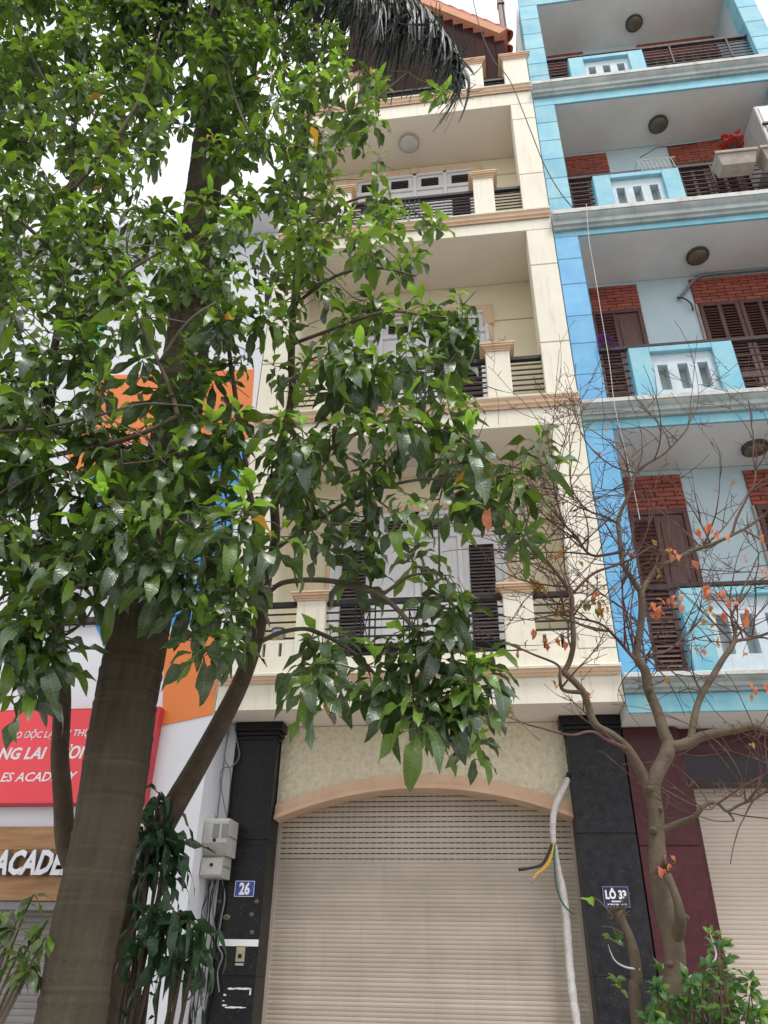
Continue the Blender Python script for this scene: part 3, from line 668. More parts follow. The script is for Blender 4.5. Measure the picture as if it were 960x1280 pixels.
# red sign board
R_ = thing('sign_board', 'red sign board with white lettering high on the white wall', 'sign', (-5.4, -.12, 2.79))
MB().bev(-8.2, -4.41, -.115, -.01, 2.79, 3.69, .004).build('frame', red_e, R_); box('face', red_s, R_, -8.18, -4.435, -.121, -.116, 2.805, 3.675)
def text(body, parent, m, y, xa, zb, xb=None, cap=.1, shear=.2, bold=.0, ext=.001, name='lettering', width=None):
    c = bpy.data.curves.new('lettering', 'FONT'); c.body = body; c.size = cap/.69; c.shear = shear; c.offset = bold; c.extrude = ext; c.resolution_u = 2
    o = bpy.data.objects.new('lettering', c); COL.objects.link(o); dg = bpy.context.evaluated_depsgraph_get()
    me = bpy.data.meshes.new_from_object(o.evaluated_get(dg)); bpy.data.objects.remove(o); bpy.data.curves.remove(c)
    xs_ = [v.co.x for v in me.vertices]; mn, mxx_ = min(xs_), max(xs_); k = 1 if xb is None else (xb-xa)/(mxx_-mn)
    for v in me.vertices:
        X, Z, D_ = v.co; v.co = (xa+(X-mn)*k, y-D_, zb+Z)
    me.materials.clear(); me.materials.append(m); me.name = name
    return link(name, me, parent)
def PX(px, py, Y): p = P(px, py, Y); return p.x, p.z
x_, z_ = PX(2, 923, -.125); x2_, _ = PX(66, 921, -.125); text('GIÁO ĐỘC LẬ', R_, white_t, -.1225, x_, z_, x2_, .062, .2, .0009)
x_, z_ = PX(85, 920, -.125); x2_, _ = PX(112, 919, -.125); text('I THỤ', R_, white_t, -.1225, x_, z_, x2_, .062, .2, .0009)
x_, z_ = PX(-3, 949, -.125); x2_, _ = PX(104, 946, -.125); text('NG LAI TƯƠI', R_, white_t, -.1225, x_, z_, x2_, .105, .2, .0045)
x_, z_ = PX(0, 977, -.125); x2_, _ = PX(95, 975, -.125); text('ES ACADEMY', R_, white_t, -.1225, x_, z_, x2_, .082, .2, .0012)
# oak fascia with raised letters
W_ = thing('sign_board', 'oak fascia board with raised white letters under the red sign', 'sign', (-5.4, -.05, 2.0))
for k, (a, b) in enumerate(((2.003, 2.205), (2.208, 2.41), (2.413, 2.612))): MB().bev(-9, -4.43, -.05, -.005, a, b, .003).build('board', wood_s, W_)
x_, z_ = PX(-12, 1092, -.12); x2_, _ = PX(118, 1090, -.12)
o = text('ACADEMY', W_, letter_f, -.128, x_, z_, x2_, .185, .2, .010, .002, 'letter_face')
o = text('ACADEMY', W_, letter_s, -.098, x_, z_, x2_, .185, .2, .012, .027, 'letter_side')

# ================================================================== SMALL THINGS ON THE PILLARS
t = thing('house_number_sign', 'blue enamel plate reading 26 on the black granite pillar', 'sign', (-3.55, .44, 2.15))
MB().bev(-3.640, -3.452, .436, .4485, 2.083, 2.217, .003).build('plate', enamel_b, t)
bd = MB()
for a, b, c_, d_ in ((-3.637, -3.455, 2.211, 2.2145), (-3.637, -3.455, 2.0855, 2.089), (-3.637, -3.6335, 2.0895, 2.2105), (-3.4585, -3.455, 2.0895, 2.2105)): bd.box(a, b, .4335, .4355, c_, d_)
bd.build('border', white_t, t); text('26', t, white_t, .4345, -3.596, 2.105, -3.495, .092, 0, .005, name='numerals')
for q in ((-3.603, -3.585, 2.105, 2.125), (-3.545, -3.540, 2.105, 2.118)): pass
t = thing('lot_number_sign', 'navy enamel plate reading LÔ 33 on the black granite pillar behind the stump', 'sign', (-.25, .44, 2.1))
MB().bev(-.362, -.132, .436, .4485, 2.018, 2.193, .003).build('plate', enamel_n, t); bd = MB()
for a, b, c_, d_ in ((-.354, -.140, 2.181, 2.185), (-.354, -.140, 2.026, 2.030), (-.354, -.350, 2.0305, 2.1805), (-.144, -.140, 2.0305, 2.1805)): bd.box(a, b, .4335, .4355, c_, d_)
bd.build('border', mat('grey_blue_line', (.25, .27, .42), .4), t)
text('LÔ 33', t, white_t, .4345, -.335, 2.092, -.158, .062, 0, .004, name='numerals')
bd = MB(); rr = random.Random(5)
x = -.29
while x < -.20: w_ = rr.uniform(.006, .012); bd.box(x, x+w_, .434, .4355, 2.065, 2.076); x += w_+.002
x = -.325
while x < -.165: w_ = rr.uniform(.004, .011); bd.box(x, x+w_, .434, .4355, 2.043, 2.053); x += w_+.003
bd.build('small_print', white_t, t)
tag(box('sticker_strip', white_t, None, -3.732, -3.372, .444, .4475, 1.695, 1.748), 'white strip stuck across the left black pillar below the number plate', 'sticker')
t = thing('bell_switch', 'small beige switch plate on the left black pillar under the white strip', 'switch', (-3.52, .44, 1.6))
MB().bev(-3.565, -3.485, .43, .449, 1.575, 1.688, .006).build('plate', mat('beige_plastic', (.42, .36, .25), .45), t)
MB().bev(-3.54, -3.508, .424, .4295, 1.605, 1.635, .003).build('button', dark_m, t); MB().bev(-3.562, -3.488, .434, .449, 1.548, 1.566, .003).build('label_strip', plastic, t)
for x, z, r, lab in ((-3.426, 2.046, .020, 'uppermost on the right'), (-3.461, 1.943, .020, 'middle one on the right'), (-3.441, 1.803, .020, 'lowest on the right, above the strip'), (-3.690, 1.92, .027, 'the widest, oval'), (-3.775, 2.046, .020, 'uppermost on the left'), (-3.733, 1.79, .020, 'lowest on the left')):
    m = MB(); n = 12; m.add([(x+r*(1.25 if r > .025 else 1)*math.cos(2*PI*k/n)*(1+.12*math.sin(k*2.3)), .4475, z+r*.85*math.sin(2*PI*k/n)) for k in range(n)]+[(x+.55*r*math.cos(2*PI*k/n), .441, z+.5*r*math.sin(2*PI*k/n)) for k in range(n)], [(k, (k+1) % n, n+(k+1) % n, n+k) for k in range(n)]+[tuple(range(n, 2*n))])
    o = m.build('putty_patch', hole_m); tag(o, 'tan putty patch on the left black pillar, '+lab, 'patch', 'putty patches on the left pillar')
    m2 = MB(); m2.add([(x+.3*r*math.cos(2*PI*k/n), .4400, z+.28*r*math.sin(2*PI*k/n)) for k in range(n)], [tuple(range(n))]); m2.build('screw_hole', dark_m, o)
t = thing('tape_residue', 'torn white tape outline low on the left black pillar', 'tape', (-3.5, .44, 1.3))
for a, b, c_, d_ in ((-3.61, -3.40, 1.372, 1.384), (-3.615, -3.43, 1.238, 1.250), (-3.412, -3.398, 1.335, 1.384), (-3.640, -3.615, 1.325, 1.337), (-3.645, -3.625, 1.285, 1.292), (-3.640, -3.60, 1.250, 1.262)):
    m = MB(); n = 8; vs = []
    for k in range(n+1): xx = a+(b-a)*k/n; vs += [(xx, .4465, c_+rr.uniform(-.003, .004)), (xx, .4465, d_+rr.uniform(-.004, .003))]
    m.add(vs, [(2*k, 2*k+2, 2*k+3, 2*k+1) for k in range(n)]).build('tape_piece', white_t, t)
# electricity meters
def meter(x0, x1, z0, z1, y0, y1, label, big):
    t = thing('meter_box', label, 'meter box', ((x0+x1)/2, y1, z0), 'meter boxes on the pillar corner')
    pr = [(y1, z0), (y0+.03, z0), (y0, z0+.02), (y0, z1-.10 if big else z1-.03), (y0+.05, z1), (y1, z1)]
    if big: pr = [(y1, z0), (y0+.09, z0), (y0, z0+.10), (y0, z1-.03), (y0+.03, z1), (y1, z1)]
    MB().prism(pr, x0, x1).build('case', plastic, t)
    if big:
        for k in range(2): MB().bev(x0+.09+k*.085, x0+.15+k*.085, y0-.004, y0-.0005, z1-.17, z1-.05, .002).build('window', glass_g, t)
    MB().disc(((x0+x1)/2, y0-.012, z0+(.12 if big else .1)), .014, .012, 12, 'y').build('seal', dark_m, t)
    MB().bev(x0-.004, x1+.004, y0+.03, y1, z0+(z1-z0)*.5, z0+(z1-z0)*.5+.012, .002).build('seam', cable_g, t)
meter(-3.90, -3.67, 2.40, 2.71, .14, .44, 'larger upper grey plastic electricity meter box at the corner of the left pillar', True)
meter(-3.895, -3.70, 2.22, 2.395, .18, .44, 'smaller lower grey plastic electricity meter box under the larger one', False)
rr = random.Random(11)
t = thing('wire_bundle', 'tangle of dark service wires hanging below the grey meter boxes', 'wires', (-3.85, .3, 2.2))
for k in range(9):
    x = -3.90+k*.02; n = 9; pts = []
    xx = x
    for i in range(n): pts.append((xx, .40+rr.uniform(-.03, .02), 2.25-(.10+.10*rr.random()+(.07 if k % 2 else .02))*i)); xx += rr.uniform(-.035, .03)
    a, r = spline(pts, [.0055]*n); MB().tube(a, r, 5).build('wire', cable_g if k % 3 == 0 else cable_m, t)
for pts in ([(275, 1090), (281, 1120), (276, 1150), (272, 1180), (278, 1195), (272, 1215), (274, 1240)], [(262, 1000), (268, 1018), (271, 1022)], [(293, 905), (296, 925), (299, 945), (290, 958), (280, 960), (275, 972), (280, 1005), (284, 1025)], [(289, 905), (283, 930), (281, 950), (288, 965), (286, 1000), (283, 1024)]):
    p = [P(x, y, .41) for x, y in pts]; a, r = spline(p, [.006]*len(p)); MB().tube(a, r, 5).build('wire', cable_g, t)
# taped white cable on the right of the arch
t = thing('taped_cable', 'white taped cable dangling from the right of the arch with bare coloured ends', 'cable', tuple(P(708, 975, .47)))
def pc(pts, rad, name, m, Y=.46, n=8, lab=None):
    p = [P(x, y, Y if len(q) == 0 else q[0]) for x, y, *q in pts]; a, r = spline(p, rad, 6); r = [q*(1+.16*noise.noise(v*22)+.05*math.sin(i*2.1)) for i, (v, q) in enumerate(zip(a, r))]; return MB().tube(a, r, n+2).build(name, m, t, smooth=True, label=lab)
pc([(710, 974, .50), (705, 984, .47), (697, 1000, .44), (692, 1018, .44), (691, 1038, .46), (692, 1054, .48)], [.030, .028, .030, .030, .028, .026], 'upper_sleeve', cable_w)
pc([(712, 968, .53), (709, 975, .51), (708, 980, .5)], [.035, .03, .02], 'tape_knot', cable_m)
pc([(694, 1056, .50), (698, 1085, .55), (704, 1115, .58), (708, 1150, .6), (711, 1190, .6), (715, 1235, .58), (722, 1285, .55), (730, 1340, .5), (738, 1420, .5)], [.014, .024, .032, .036, .035, .036, .034, .03, .03], 'lower_sleeve', cable_w)
pc([(690, 1055), (685, 1068), (678, 1080), (668, 1084), (648, 1087)], [.013, .013, .013, .012, .016], 'black_wire', cable_m)
pc([(692, 1055), (689, 1070), (680, 1085), (672, 1092), (666, 1099)], [.010]*5, 'yellow_wire', cable_y)
pc([(691, 1060), (687, 1078), (676, 1090), (668, 1093)], [.008]*4, 'yellow_wire', cable_y)
pc([(676, 1090), (670, 1098), (663, 1104)], [.008, .009, .007], 'bare_end', cable_g)
pc([(693, 1056), (693, 1080), (695, 1105), (700, 1122), (707, 1134), (717, 1143)], [.008]*6, 'green_wire', cable_gn)
# overhead wires
def wire(pts, rad, m, label, cat='wire', name='overhead_wire'):
    a, r = spline(pts, [rad]*len(pts)); tag(MB().tube(a, r, 5).build(name, m), label, cat)
wire([P(587, -20, -.4), P(600, 35, -.35), P(617, 75, -.3), P(637, 100, -.25), P(660, 155, -.2), P(680, 205, -.15), P(700, 240, -.13), P(718, 262, -.12)], .008, cable_m, 'thin black wire sagging from the roof down across the cream and blue pilasters')
wire([P(733, 255, -.2), P(735, 285, -.2), P(737, 305, -.2), P(744, 345, -.2), P(752, 395, -.2), P(762, 455, -.2), P(768, 505, -.2), P(777, 545, -.2), P(790, 600, -.2), P(800, 650, -.2)], .0042, bas_m, 'thin white string hanging down in front of the blue left pilaster', 'string', 'hanging_string')
t = thing('rain_pipe', 'maroon downpipe running up beside the blue house above the terrace', 'pipe', (-.14, 1.0, 14))
MB().bev(-.20, -.11, 1.2, 1.3, 13.97, 22, .01).build('pipe', wood_d, t); MB().bev(-.10, -.075, 1.2, 1.3, 13.97, 22, .004).build('strip', maroon, t)
for k in range(5): MB().bev(-.215, -.06, 1.18, 1.315, 14.7+1.5*k, 14.76+1.5*k, .004).build('bracket', maroon, t)
t = thing('painted_pot', 'small blue and ochre painted pot on the left end of the first cream balcony', 'flowerpot', (-3.36, .1, 4.39))
MB().tube([(-3.36, .1, 4.392), (-3.36, .1, 4.43), (-3.36, .1, 4.50), (-3.36, .1, 4.53)], [.05, .07, .075, .065], 14).build('bowl', mat('painted_glaze', (.10, .22, .34), .3, (.45, .30, .08), 14, fac=(.45, .55)), t, smooth=True)
MB().tube([(-3.36, .1, 4.531), (-3.36, .1, 4.545)], [.075, .075], 14).build('rim', hole_m, t)

# ================================================================== TREES
def leafmesh(name, m, width=.27, bend=.5, fold=.35, wave=.05, nseg=6, tw=0.0, petiole=.1, peak=.45):
    """one leaf along +Y, one unit long, folded at the midrib and bending down"""
    vs, uvs, fs = [], [], []; y = z = 0.0; ang = 0.0
    prof = []
    for i in range(nseg+1):
        t = i/nseg
        if i > 0: y += math.cos(ang)/nseg; z -= math.sin(ang)/nseg; ang += bend/nseg
        if t <= petiole: h = .012
        else:
            q = (t-petiole)/(1-petiole); h = width/2*(math.sin(PI*q**(math.log(.5)/math.log(peak)))**.85 if q < 1 else 0)
            h = max(h, .004)
        prof.append((y, z, h, t))
    for (yy, zz, h, t) in prof:
        wv = wave*math.sin(t*9+bend*5)*h/width*2; c = math.cos(tw*t); s_ = math.sin(tw*t)
        for sgn in (-1, 0, 1):
            lx = sgn*h; lz = abs(sgn)*h*fold + sgn*wv
            vs.append((lx*c-lz*s_, yy, zz+lx*s_+lz*c)); uvs.append((.5+.5*sgn, t))
    for i in range(nseg):
        a = 3*i
        fs += [(a, a+3, a+4, a+1)[::-1], (a+1, a+4, a+5, a+2)[::-1]]
    me = bpy.data.meshes.new(name); me.from_pydata(vs, [], fs); me.materials.append(m)
    uv = me.uv_layers.new(name='UVMap'); luv = []
    for f in fs:
        for i in f: luv += uvs[i]
    uv.data.foreach_set('uv', luv); me.polygons.foreach_set('use_smooth', [True]*len(fs)); me.update()
    return dict(me=me, v=np.array(vs), f=np.array(fs), uv=np.array(luv).reshape(-1, 2))
def leafset(name, mats, n, **kw):
    out = []
    for k in range(len(mats)):
        for j in range(n):
            rr_ = random.Random(j*17+3); q = dict(kw)
            q['bend'] = kw.get('bend', .5)*rr_.uniform(.4, 1.7); q['tw'] = rr_.uniform(-.5, .5); q['width'] = kw.get('width', .27)*rr_.uniform(.85, 1.15)
            out.append(leafmesh(name, mats[k], **q))
    return out
def lmat(p, d, up, L):                   # matrix of a leaf: base p, direction d, upper side towards up, length L
    d = d.normalized(); n = up-d*up.dot(d)
    if n.length < 1e-3: n = d.orthogonal()
    n.normalize(); x = d.cross(n).normalized()
    return Matrix(((x.x*L, d.x*L, n.x*L, p.x), (x.y*L, d.y*L, n.y*L, p.y), (x.z*L, d.z*L, n.z*L, p.z), (0, 0, 0, 1)))
def inframe(p, m=0):
    d = Vector(p)-CAM; w_ = d.dot(FW)
    if w_ < .1: return False
    x = 480+FPX*d.dot(RT)/w_; y = 640-FPX*d.dot(UP)/w_
    return -m < x < 960+m and -m < y < 1280+m
def plant_leaves(leaves, kinds, mats, parent, cap=300, name='leaf', rest='foliage'):
    """leaves: (matrix, kind index); the largest in view become parts, the others one joined part"""
    key = []
    for i, (M_, k) in enumerate(leaves):
        p = M_ @ Vector((0, .5, 0)); L = M_.col[1].to_3d().length
        key.append((-(L/max(dist(p), .2)) if inframe(p, -5) else 0, i))
    key.sort(); top = set(i for _, i in key[:cap])
    base = WL[parent.name]
    for i in top:
        M_, k = leaves[i]
        o = bpy.data.objects.new(name, kinds[k]['me']); COL.objects.link(o); o.parent = parent
        o.matrix_parent_inverse = Matrix.Translation(-base); o.matrix_basis = M_
    V, F, U, MI = [], [], [], []; off = 0
    nm = len(kinds)//len(mats)
    for i, (M_, k) in enumerate(leaves):
        if i in top: continue
        kk = kinds[k]; A = np.array(M_); v = kk['v']@A[:3, :3].T+A[:3, 3]
        V.append(v); F.append(kk['f']+off); U.append(kk['uv']); MI += [k//nm]*len(kk['f']); off += len(v)
    if not V: return
    V = np.concatenate(V); F = np.concatenate(F); U = np.concatenate(U)
    me = bpy.data.meshes.new(rest); me.from_pydata(V.tolist(), [], F.tolist())
    for m in mats: me.materials.append(m)
    me.polygons.foreach_set('material_index', MI); me.polygons.foreach_set('use_smooth', [True]*len(F))
    me.uv_layers.new(name='UVMap').data.foreach_set('uv', U.ravel()); me.update()
    o = bpy.data.objects.new(rest, me); COL.objects.link(o); o.parent = parent; o.matrix_parent_inverse = Matrix.Translation(-base); o['kind'] = 'stuff'
def pline(pts, Y=None):                  # survey points (px, py, depth, radius) -> points and radii
    return [D(a, b, c) for a, b, c, _ in pts], [r for *_, r in pts]

# ------------------------------------------------------------------ mango tree
MT = thing('mango_tree', 'large mango tree with forked trunk and drooping glossy leaves, standing behind the palm', 'tree', tuple(D(128, 1290, 3.85).xy)+(0,))
skel = []                                # (point, radius) nodes twigs may grow from
def limb(pts, name='limb', keep=True, sub=5, wob=.0):
    p, r = pline(pts); r = [q_*(.80 if q_ > .045 else .74 if q_ > .018 else .9) for q_ in r]; a, rr_ = spline(p, r, sub)
    if wob: a = [q+Vector((noise.noise(q*3), noise.noise(q*3+Vector((9, 0, 0))), noise.noise(q*3+Vector((0, 9, 0)))))*wob for q in a]
    o = MB().tube(a, rr_, 12 if rr_[0] > .02 else 8).build(name, bark_m if rr_[0] > .02 else twig_m, MT, smooth=True)
    if keep: skel.extend(zip(a, rr_))
    return a
b0 = Vector((D(128, 1290, 3.85).x, D(128, 1290, 3.85).y, -.05))
a = [b0, b0+Vector((0, 0, .5)), D(132, 1240, 3.85), D(145, 1170, 3.9), D(158, 1120, 3.95)]
p_, r_ = spline(a, [.15, .12, .108, .098, .092], 5); MB().tube(p_, r_, 14).build('trunk', bark_m, MT, smooth=True)
limb([(150, 1140, 3.92, .10), (180, 1075, 4.0, .088), (213, 1015, 4.1, .082), (245, 960, 4.2, .076), (275, 905, 4.3, .070), (300, 855, 4.35, .064), (318, 805, 4.4, .058), (327, 760, 4.45, .052), (329, 738, 4.47, .050)])
limb([(325, 745, 4.46, .036), (320, 700, 4.5, .032), (317, 655, 4.55, .028), (310, 600, 4.6, .024), (300, 540, 4.7, .02), (290, 470, 4.9, .017), (275, 400, 5.1, .014), (262, 330, 5.4, .011), (255, 250, 5.8, .009)], wob=.03)
limb([(330, 745, 4.48, .042), (338, 690, 4.6, .040), (347, 620, 4.7, .038), (357, 540, 4.9, .036), (363, 460, 5.1, .034), (369, 380, 5.35, .032), (374, 300, 5.6, .029), (380, 220, 6.0, .026), (384, 150, 6.3, .022), (390, 80, 6.7, .018), (392, 10, 7.0, .014), (395, -60, 7.4, .01)], wob=.04)
limb([(150, 1140, 3.93, .085), (112, 1100, 4.0, .076), (86, 1062, 4.1, .070), (78, 1010, 4.2, .066), (77, 950, 4.25, .063), (76, 890, 4.28, .061), (74, 830, 4.3, .058), (71, 770, 4.35, .054), (66, 700, 4.4, .05), (58, 640, 4.5, .046), (55, 575, 4.6, .042), (62, 500, 4.8, .038), (70, 420, 5.0, .034), (80, 330, 5.3, .030), (88, 240, 5.7, .025), (92, 150, 6.2, .02), (95, 60, 6.7, .015), (98, -50, 7.2, .01)], wob=.03)
limb([(331, 748, 4.45, .020), (352, 729, 4.3, .019), (400, 725, 4.1, .018), (440, 732, 3.95, .017), (476, 745, 3.8, .016), (500, 765, 3.7, .014), (519, 790, 3.62, .012), (538, 830, 3.55, .010), (548, 870, 3.5, .008)], 'branch')
limb([(477, 744, 3.8, .011), (498, 729, 3.75, .010), (515, 719, 3.7, .009), (545, 716, 3.65, .006)], 'branch')
limb([(326, 802, 4.4, .016), (350, 791, 4.2, .015), (378, 786, 4.0, .013), (398, 791, 3.9, .013), (428, 806, 3.8, .012), (456, 829, 3.7, .010), (480, 856, 3.62, .008), (505, 880, 3.55, .006)], 'branch')
limb([(222, 520, 4.1, .015), (214, 490, 4.15, .014), (200, 456, 4.2, .013), (184, 420, 4.3, .011), (166, 386, 4.4, .009), (150, 350, 4.5, .007)], 'branch')
limb([(200, 452, 4.2, .009), (222, 418, 4.2, .009), (243, 395, 4.25, .008), (270, 378, 4.3, .006)], 'branch')
limb([(62, 570, 4.6, .02), (110, 560, 4.3, .017), (170, 545, 4.15, .015), (222, 520, 4.1, .013)], 'branch')
limb([(0, 540, 3.9, .011), (55, 535, 4.1, .010), (120, 520, 4.05, .009), (180, 505, 4.1, .008), (240, 508, 4.1, .005)], 'branch')
limb([(347, 620, 4.7, .018), (400, 570, 4.5, .016), (450, 540, 4.3, .014), (500, 525, 4.15, .011), (560, 540, 4.1, .008), (600, 560, 4.1, .006)], 'branch')
limb([(340, 690, 4.6, .014), (390, 655, 4.3, .012), (450, 620, 4.1, .011), (520, 600, 4.0, .009), (590, 600, 4.0, .006), (640, 595, 4.05, .004)], 'branch')
limb([(369, 380, 5.35, .015), (420, 345, 5.1, .013), (470, 335, 5.0, .01), (520, 345, 4.95, .007)], 'branch')
limb([(366, 430, 5.2, .015), (420, 410, 4.8, .013), (480, 390, 4.6, .01), (540, 395, 4.5, .007), (580, 400, 4.5, .005)], 'branch')
limb([(374, 300, 5.6, .013), (420, 260, 5.5, .011), (470, 245, 5.4, .008), (515, 262, 5.4, .006), (540, 285, 5.4, .004)], 'branch')
limb([(380, 220, 6.0, .013), (430, 160, 6.0, .010), (480, 115, 6.1, .007), (510, 90, 6.2, .004)], 'branch')
limb([(378, 250, 5.9, .014), (320, 180, 5.8, .012), (290, 110, 6.0, .009), (280, 40, 6.2, .006)], 'branch')
limb([(327, 760, 4.45, .018), (285, 715, 4.1, .015), (240, 690, 3.8, .013), (195, 690, 3.6, .010), (160, 720, 3.55, .006)], 'branch')
limb([(66, 700, 4.4, .02), (100, 650, 4.1, .017), (150, 630, 3.8, .013), (200, 640, 3.6, .010), (240, 655, 3.5, .006)], 'branch')
limb([(71, 770, 4.35, .018), (40, 780, 4.0, .015), (0, 800, 3.8, .013), (-40, 790, 3.6, .01)], 'branch')
limb([(40, 775, 4.05, .010), (75, 795, 3.8, .009), (110, 770, 3.7, .007), (120, 740, 3.65, .005)], 'branch')
limb([(58, 640, 4.5, .018), (20, 620, 4.2, .014), (-30, 600, 4.0, .01)], 'branch')
limb([(70, 420, 5.0, .018), (120, 380, 4.7, .014), (160, 340, 4.6, .01), (210, 310, 4.7, .007)], 'branch')
limb([(80, 330, 5.3, .018), (30, 280, 5.1, .014), (-20, 250, 5.0, .01)], 'branch')
limb([(88, 240, 5.7, .018), (140, 180, 5.6, .014), (180, 110, 5.8, .01), (200, 40, 6.0, .006)], 'branch')
limb([(92, 150, 6.2, .014), (50, 90, 6.0, .010), (20, 20, 6.2, .006)], 'branch')
# where the crown is dense and where the houses show through: rows every 40, columns every 40
GRID = ["99999889983", "99998689994", "999996589997", "999984489886", "9888853888840", "8888723888720", "8887735887642",
        "99998689877773", "99999999986762", "989889898557844", "988554698489973", "987744675599962", "87875565446897400", "57876688888888530",
        "89877799989998765", "99887699878999875", "99866588447899743", "98764574234668520", "9864256324533672", "8731025214422450", "8510001004444420",
        "5200000005377640", "2000000000166662", "0000000000024552"]
rnd = random.Random(21)
def basedep(y):
    return float(np.interp(y, [-80, 0, 130, 300, 450, 640, 800, 950], [6.9, 6.6, 5.9, 5.0, 4.25, 3.75, 3.5, 3.4]))
tips = []
for r_i in range(-2, len(GRID)):
    row = GRID[max(r_i, 0)]
    for c_i in range(-2, len(row)):
        dn = int(row[max(c_i, 0)])
        if c_i < 0 and r_i > 20: dn = 2
        y0 = r_i*40; dep = basedep(y0); scale = dep/4.0
        lam = (.155 if y0 < 360 else .150 if c_i > 5 else .125)*dn*scale**1.6*(1.0 if dn > 3 else .8)
        lam *= (1.75 if y0 < 200 and c_i < 8 else 1.25 if y0 < 400 else 1)*(1.45 if y0 > 440 and c_i < 5 else .8 if c_i in (5, 6) and 360 <= y0 < 520 else 1.2 if 300 < y0 <= 440 and c_i < 5 else 1)*(.42 if y0 > 600 and c_i > 7 else .82 if y0 > 300 and c_i > 7 else 1.12); n = int(lam)+(1 if rnd.random() < lam-int(lam) else 0)
        for _ in range(n):
            x = c_i*40+rnd.uniform(0, 40); y = y0+rnd.uniform(0, 40)-14/scale
            tips.append(D(x, y, dep+rnd.triangular(-.45, 1.1, .1)*scale))
for x, y, d in [(x_+(12 if y_ > 815 and x_ > 450 else 0), y_-(38 if y_ > 815 and x_ > 450 else 0), d_) for x_, y_, d_ in [(548, 885, 3.45), (520, 905, 3.4), (497, 888, 3.5), (575, 880, 3.5), (478, 875, 3.6), (596, 848, 3.55), (480, 830, 3.6), (505, 905, 3.35), (572, 905, 3.4), (404, 835, 3.8), (568, 722, 3.6), (560, 748, 3.7), (512, 800, 3.65), (400, 812, 3.9),
                (640, 575, 4.0), (652, 600, 4.0), (585, 395, 4.5), (565, 430, 4.4), (210, 690, 3.5), (240, 700, 3.5), (255, 735, 3.6), (225, 680, 3.6), (60, 775, 3.5), (28, 765, 3.5), (45, 795, 3.4), (15, 790, 3.4), (295, 735, 3.7), (195, 610, 3.5), (555, 115, 6.3)]]:
    tips.append(D(x, y, d))
sk = np.array([tuple(p) for p, r in skel]); order = []
tv = [np.array(tuple(t)) for t in tips]
dd = [float(np.min(((sk-t)**2).sum(1))) for t in tv]
leaves = []; twg = []; twparts = []
kinds = leafset('mango_leaf', [lf_dark, lf_mid, lf_new, lf_yel], 6, width=.275, bend=1.2, fold=.28, wave=.11, peak=.50, nseg=7)
SKP = [sk]; tot = sk
for i in sorted(range(len(tips)), key=lambda i: dd[i]):
    t = tips[i]; d2 = ((tot-tv[i])**2).sum(1)+np.where(tot[:, 2] > tv[i][2]+.1, .15, 0); j = int(np.argmin(d2)); b = Vector(tot[j]); ln = (t-b).length
    m1 = b.lerp(t, .35)+Vector((rnd.uniform(-.12, .12), rnd.uniform(-.12, .12), rnd.uniform(-.10, .02)))*min(ln, 1); m2 = b.lerp(t, .72)+Vector((rnd.uniform(-.1, .1), rnd.uniform(-.1, .1), rnd.uniform(-.12, .05)))*min(ln, 1)
    sc = basedep(640)/4; r0 = min(.012, .0035+.005*ln)
    a, rr_ = spline([b, m1, m2, t], [r0, r0*.8, r0*.6, .003], 3); twg.append((a, rr_))
    tot = np.vstack([tot, np.array([tuple(q) for q in a[2:]])])
    # the rosette at the tip
    ax = ((t-m2).normalized()*.4+Vector((0, 0, .8))+Vector((rnd.uniform(-.3, .3), rnd.uniform(-.3, .3), 0))).normalized()
    e1 = ax.orthogonal().normalized(); e2 = ax.cross(e1); nl = rnd.randint(8, 14); young = rnd.random(); ph = rnd.uniform(0, 6.3)
    Lb = rnd.uniform(.20, .30) if t.z < 4.9 else rnd.uniform(.16, .25); droop = rnd.uniform(.05, .6); nl = rnd.randint(11, 16)
    for k in range(nl):
        q = k/nl; an = ph+k*2.4; tilt = math.radians(rnd.uniform(72, 102) - 28*q)
        rad = e1*math.cos(an)+e2*math.sin(an); dr = (ax*math.cos(tilt)+rad*math.sin(tilt)); dr = (dr+Vector((0, 0, -droop*rnd.uniform(.75, 1.25)))).normalized()
        L = Lb*rnd.uniform(.8, 1.15)*(1-.38*q); pb = t-ax*(.17*(1-q))+rad*.006
        upv = (ax+rad*.5+Vector((rnd.uniform(-.28, .28), rnd.uniform(-.28, .28), .2)))
        rv = rnd.random(); kk = 0 if rv < (.72 if t.z < 5 else .40) else 1
        if rnd.random() < .0025: kk = 3
        leaves.append((lmat(pb, dr, upv, L), kk*6+rnd.randrange(6)))
    if young < (.62 if t.z > 4.0 else .38):
        for k in range(rnd.randint(2, 5)):
            an = rnd.uniform(0, 6.3); tilt = math.radians(rnd.uniform(8, 60)); rad = e1*math.cos(an)+e2*math.sin(an)
            leaves.append((lmat(t, Vector(ax*math.cos(tilt)+rad*math.sin(tilt))+Vector((0, 0, .3)), -rad+Vector((0, 0, .2)), Lb*rnd.uniform(.4, .8)), 12+rnd.randrange(6)))
twg.sort(key=lambda q: -q[1][0]*10+0*len(q[0]))
vis = [q for q in twg if inframe(q[0][-1])]; hid = [q for q in twg if not inframe(q[0][-1])]
for a, rr_ in vis[:200]: MB().tube(a, rr_, 6).build('twig', twig_m, MT, smooth=True)
m = MB()
for a, rr_ in vis[200:]+hid: m.tube(a, rr_, 5, cap=False)
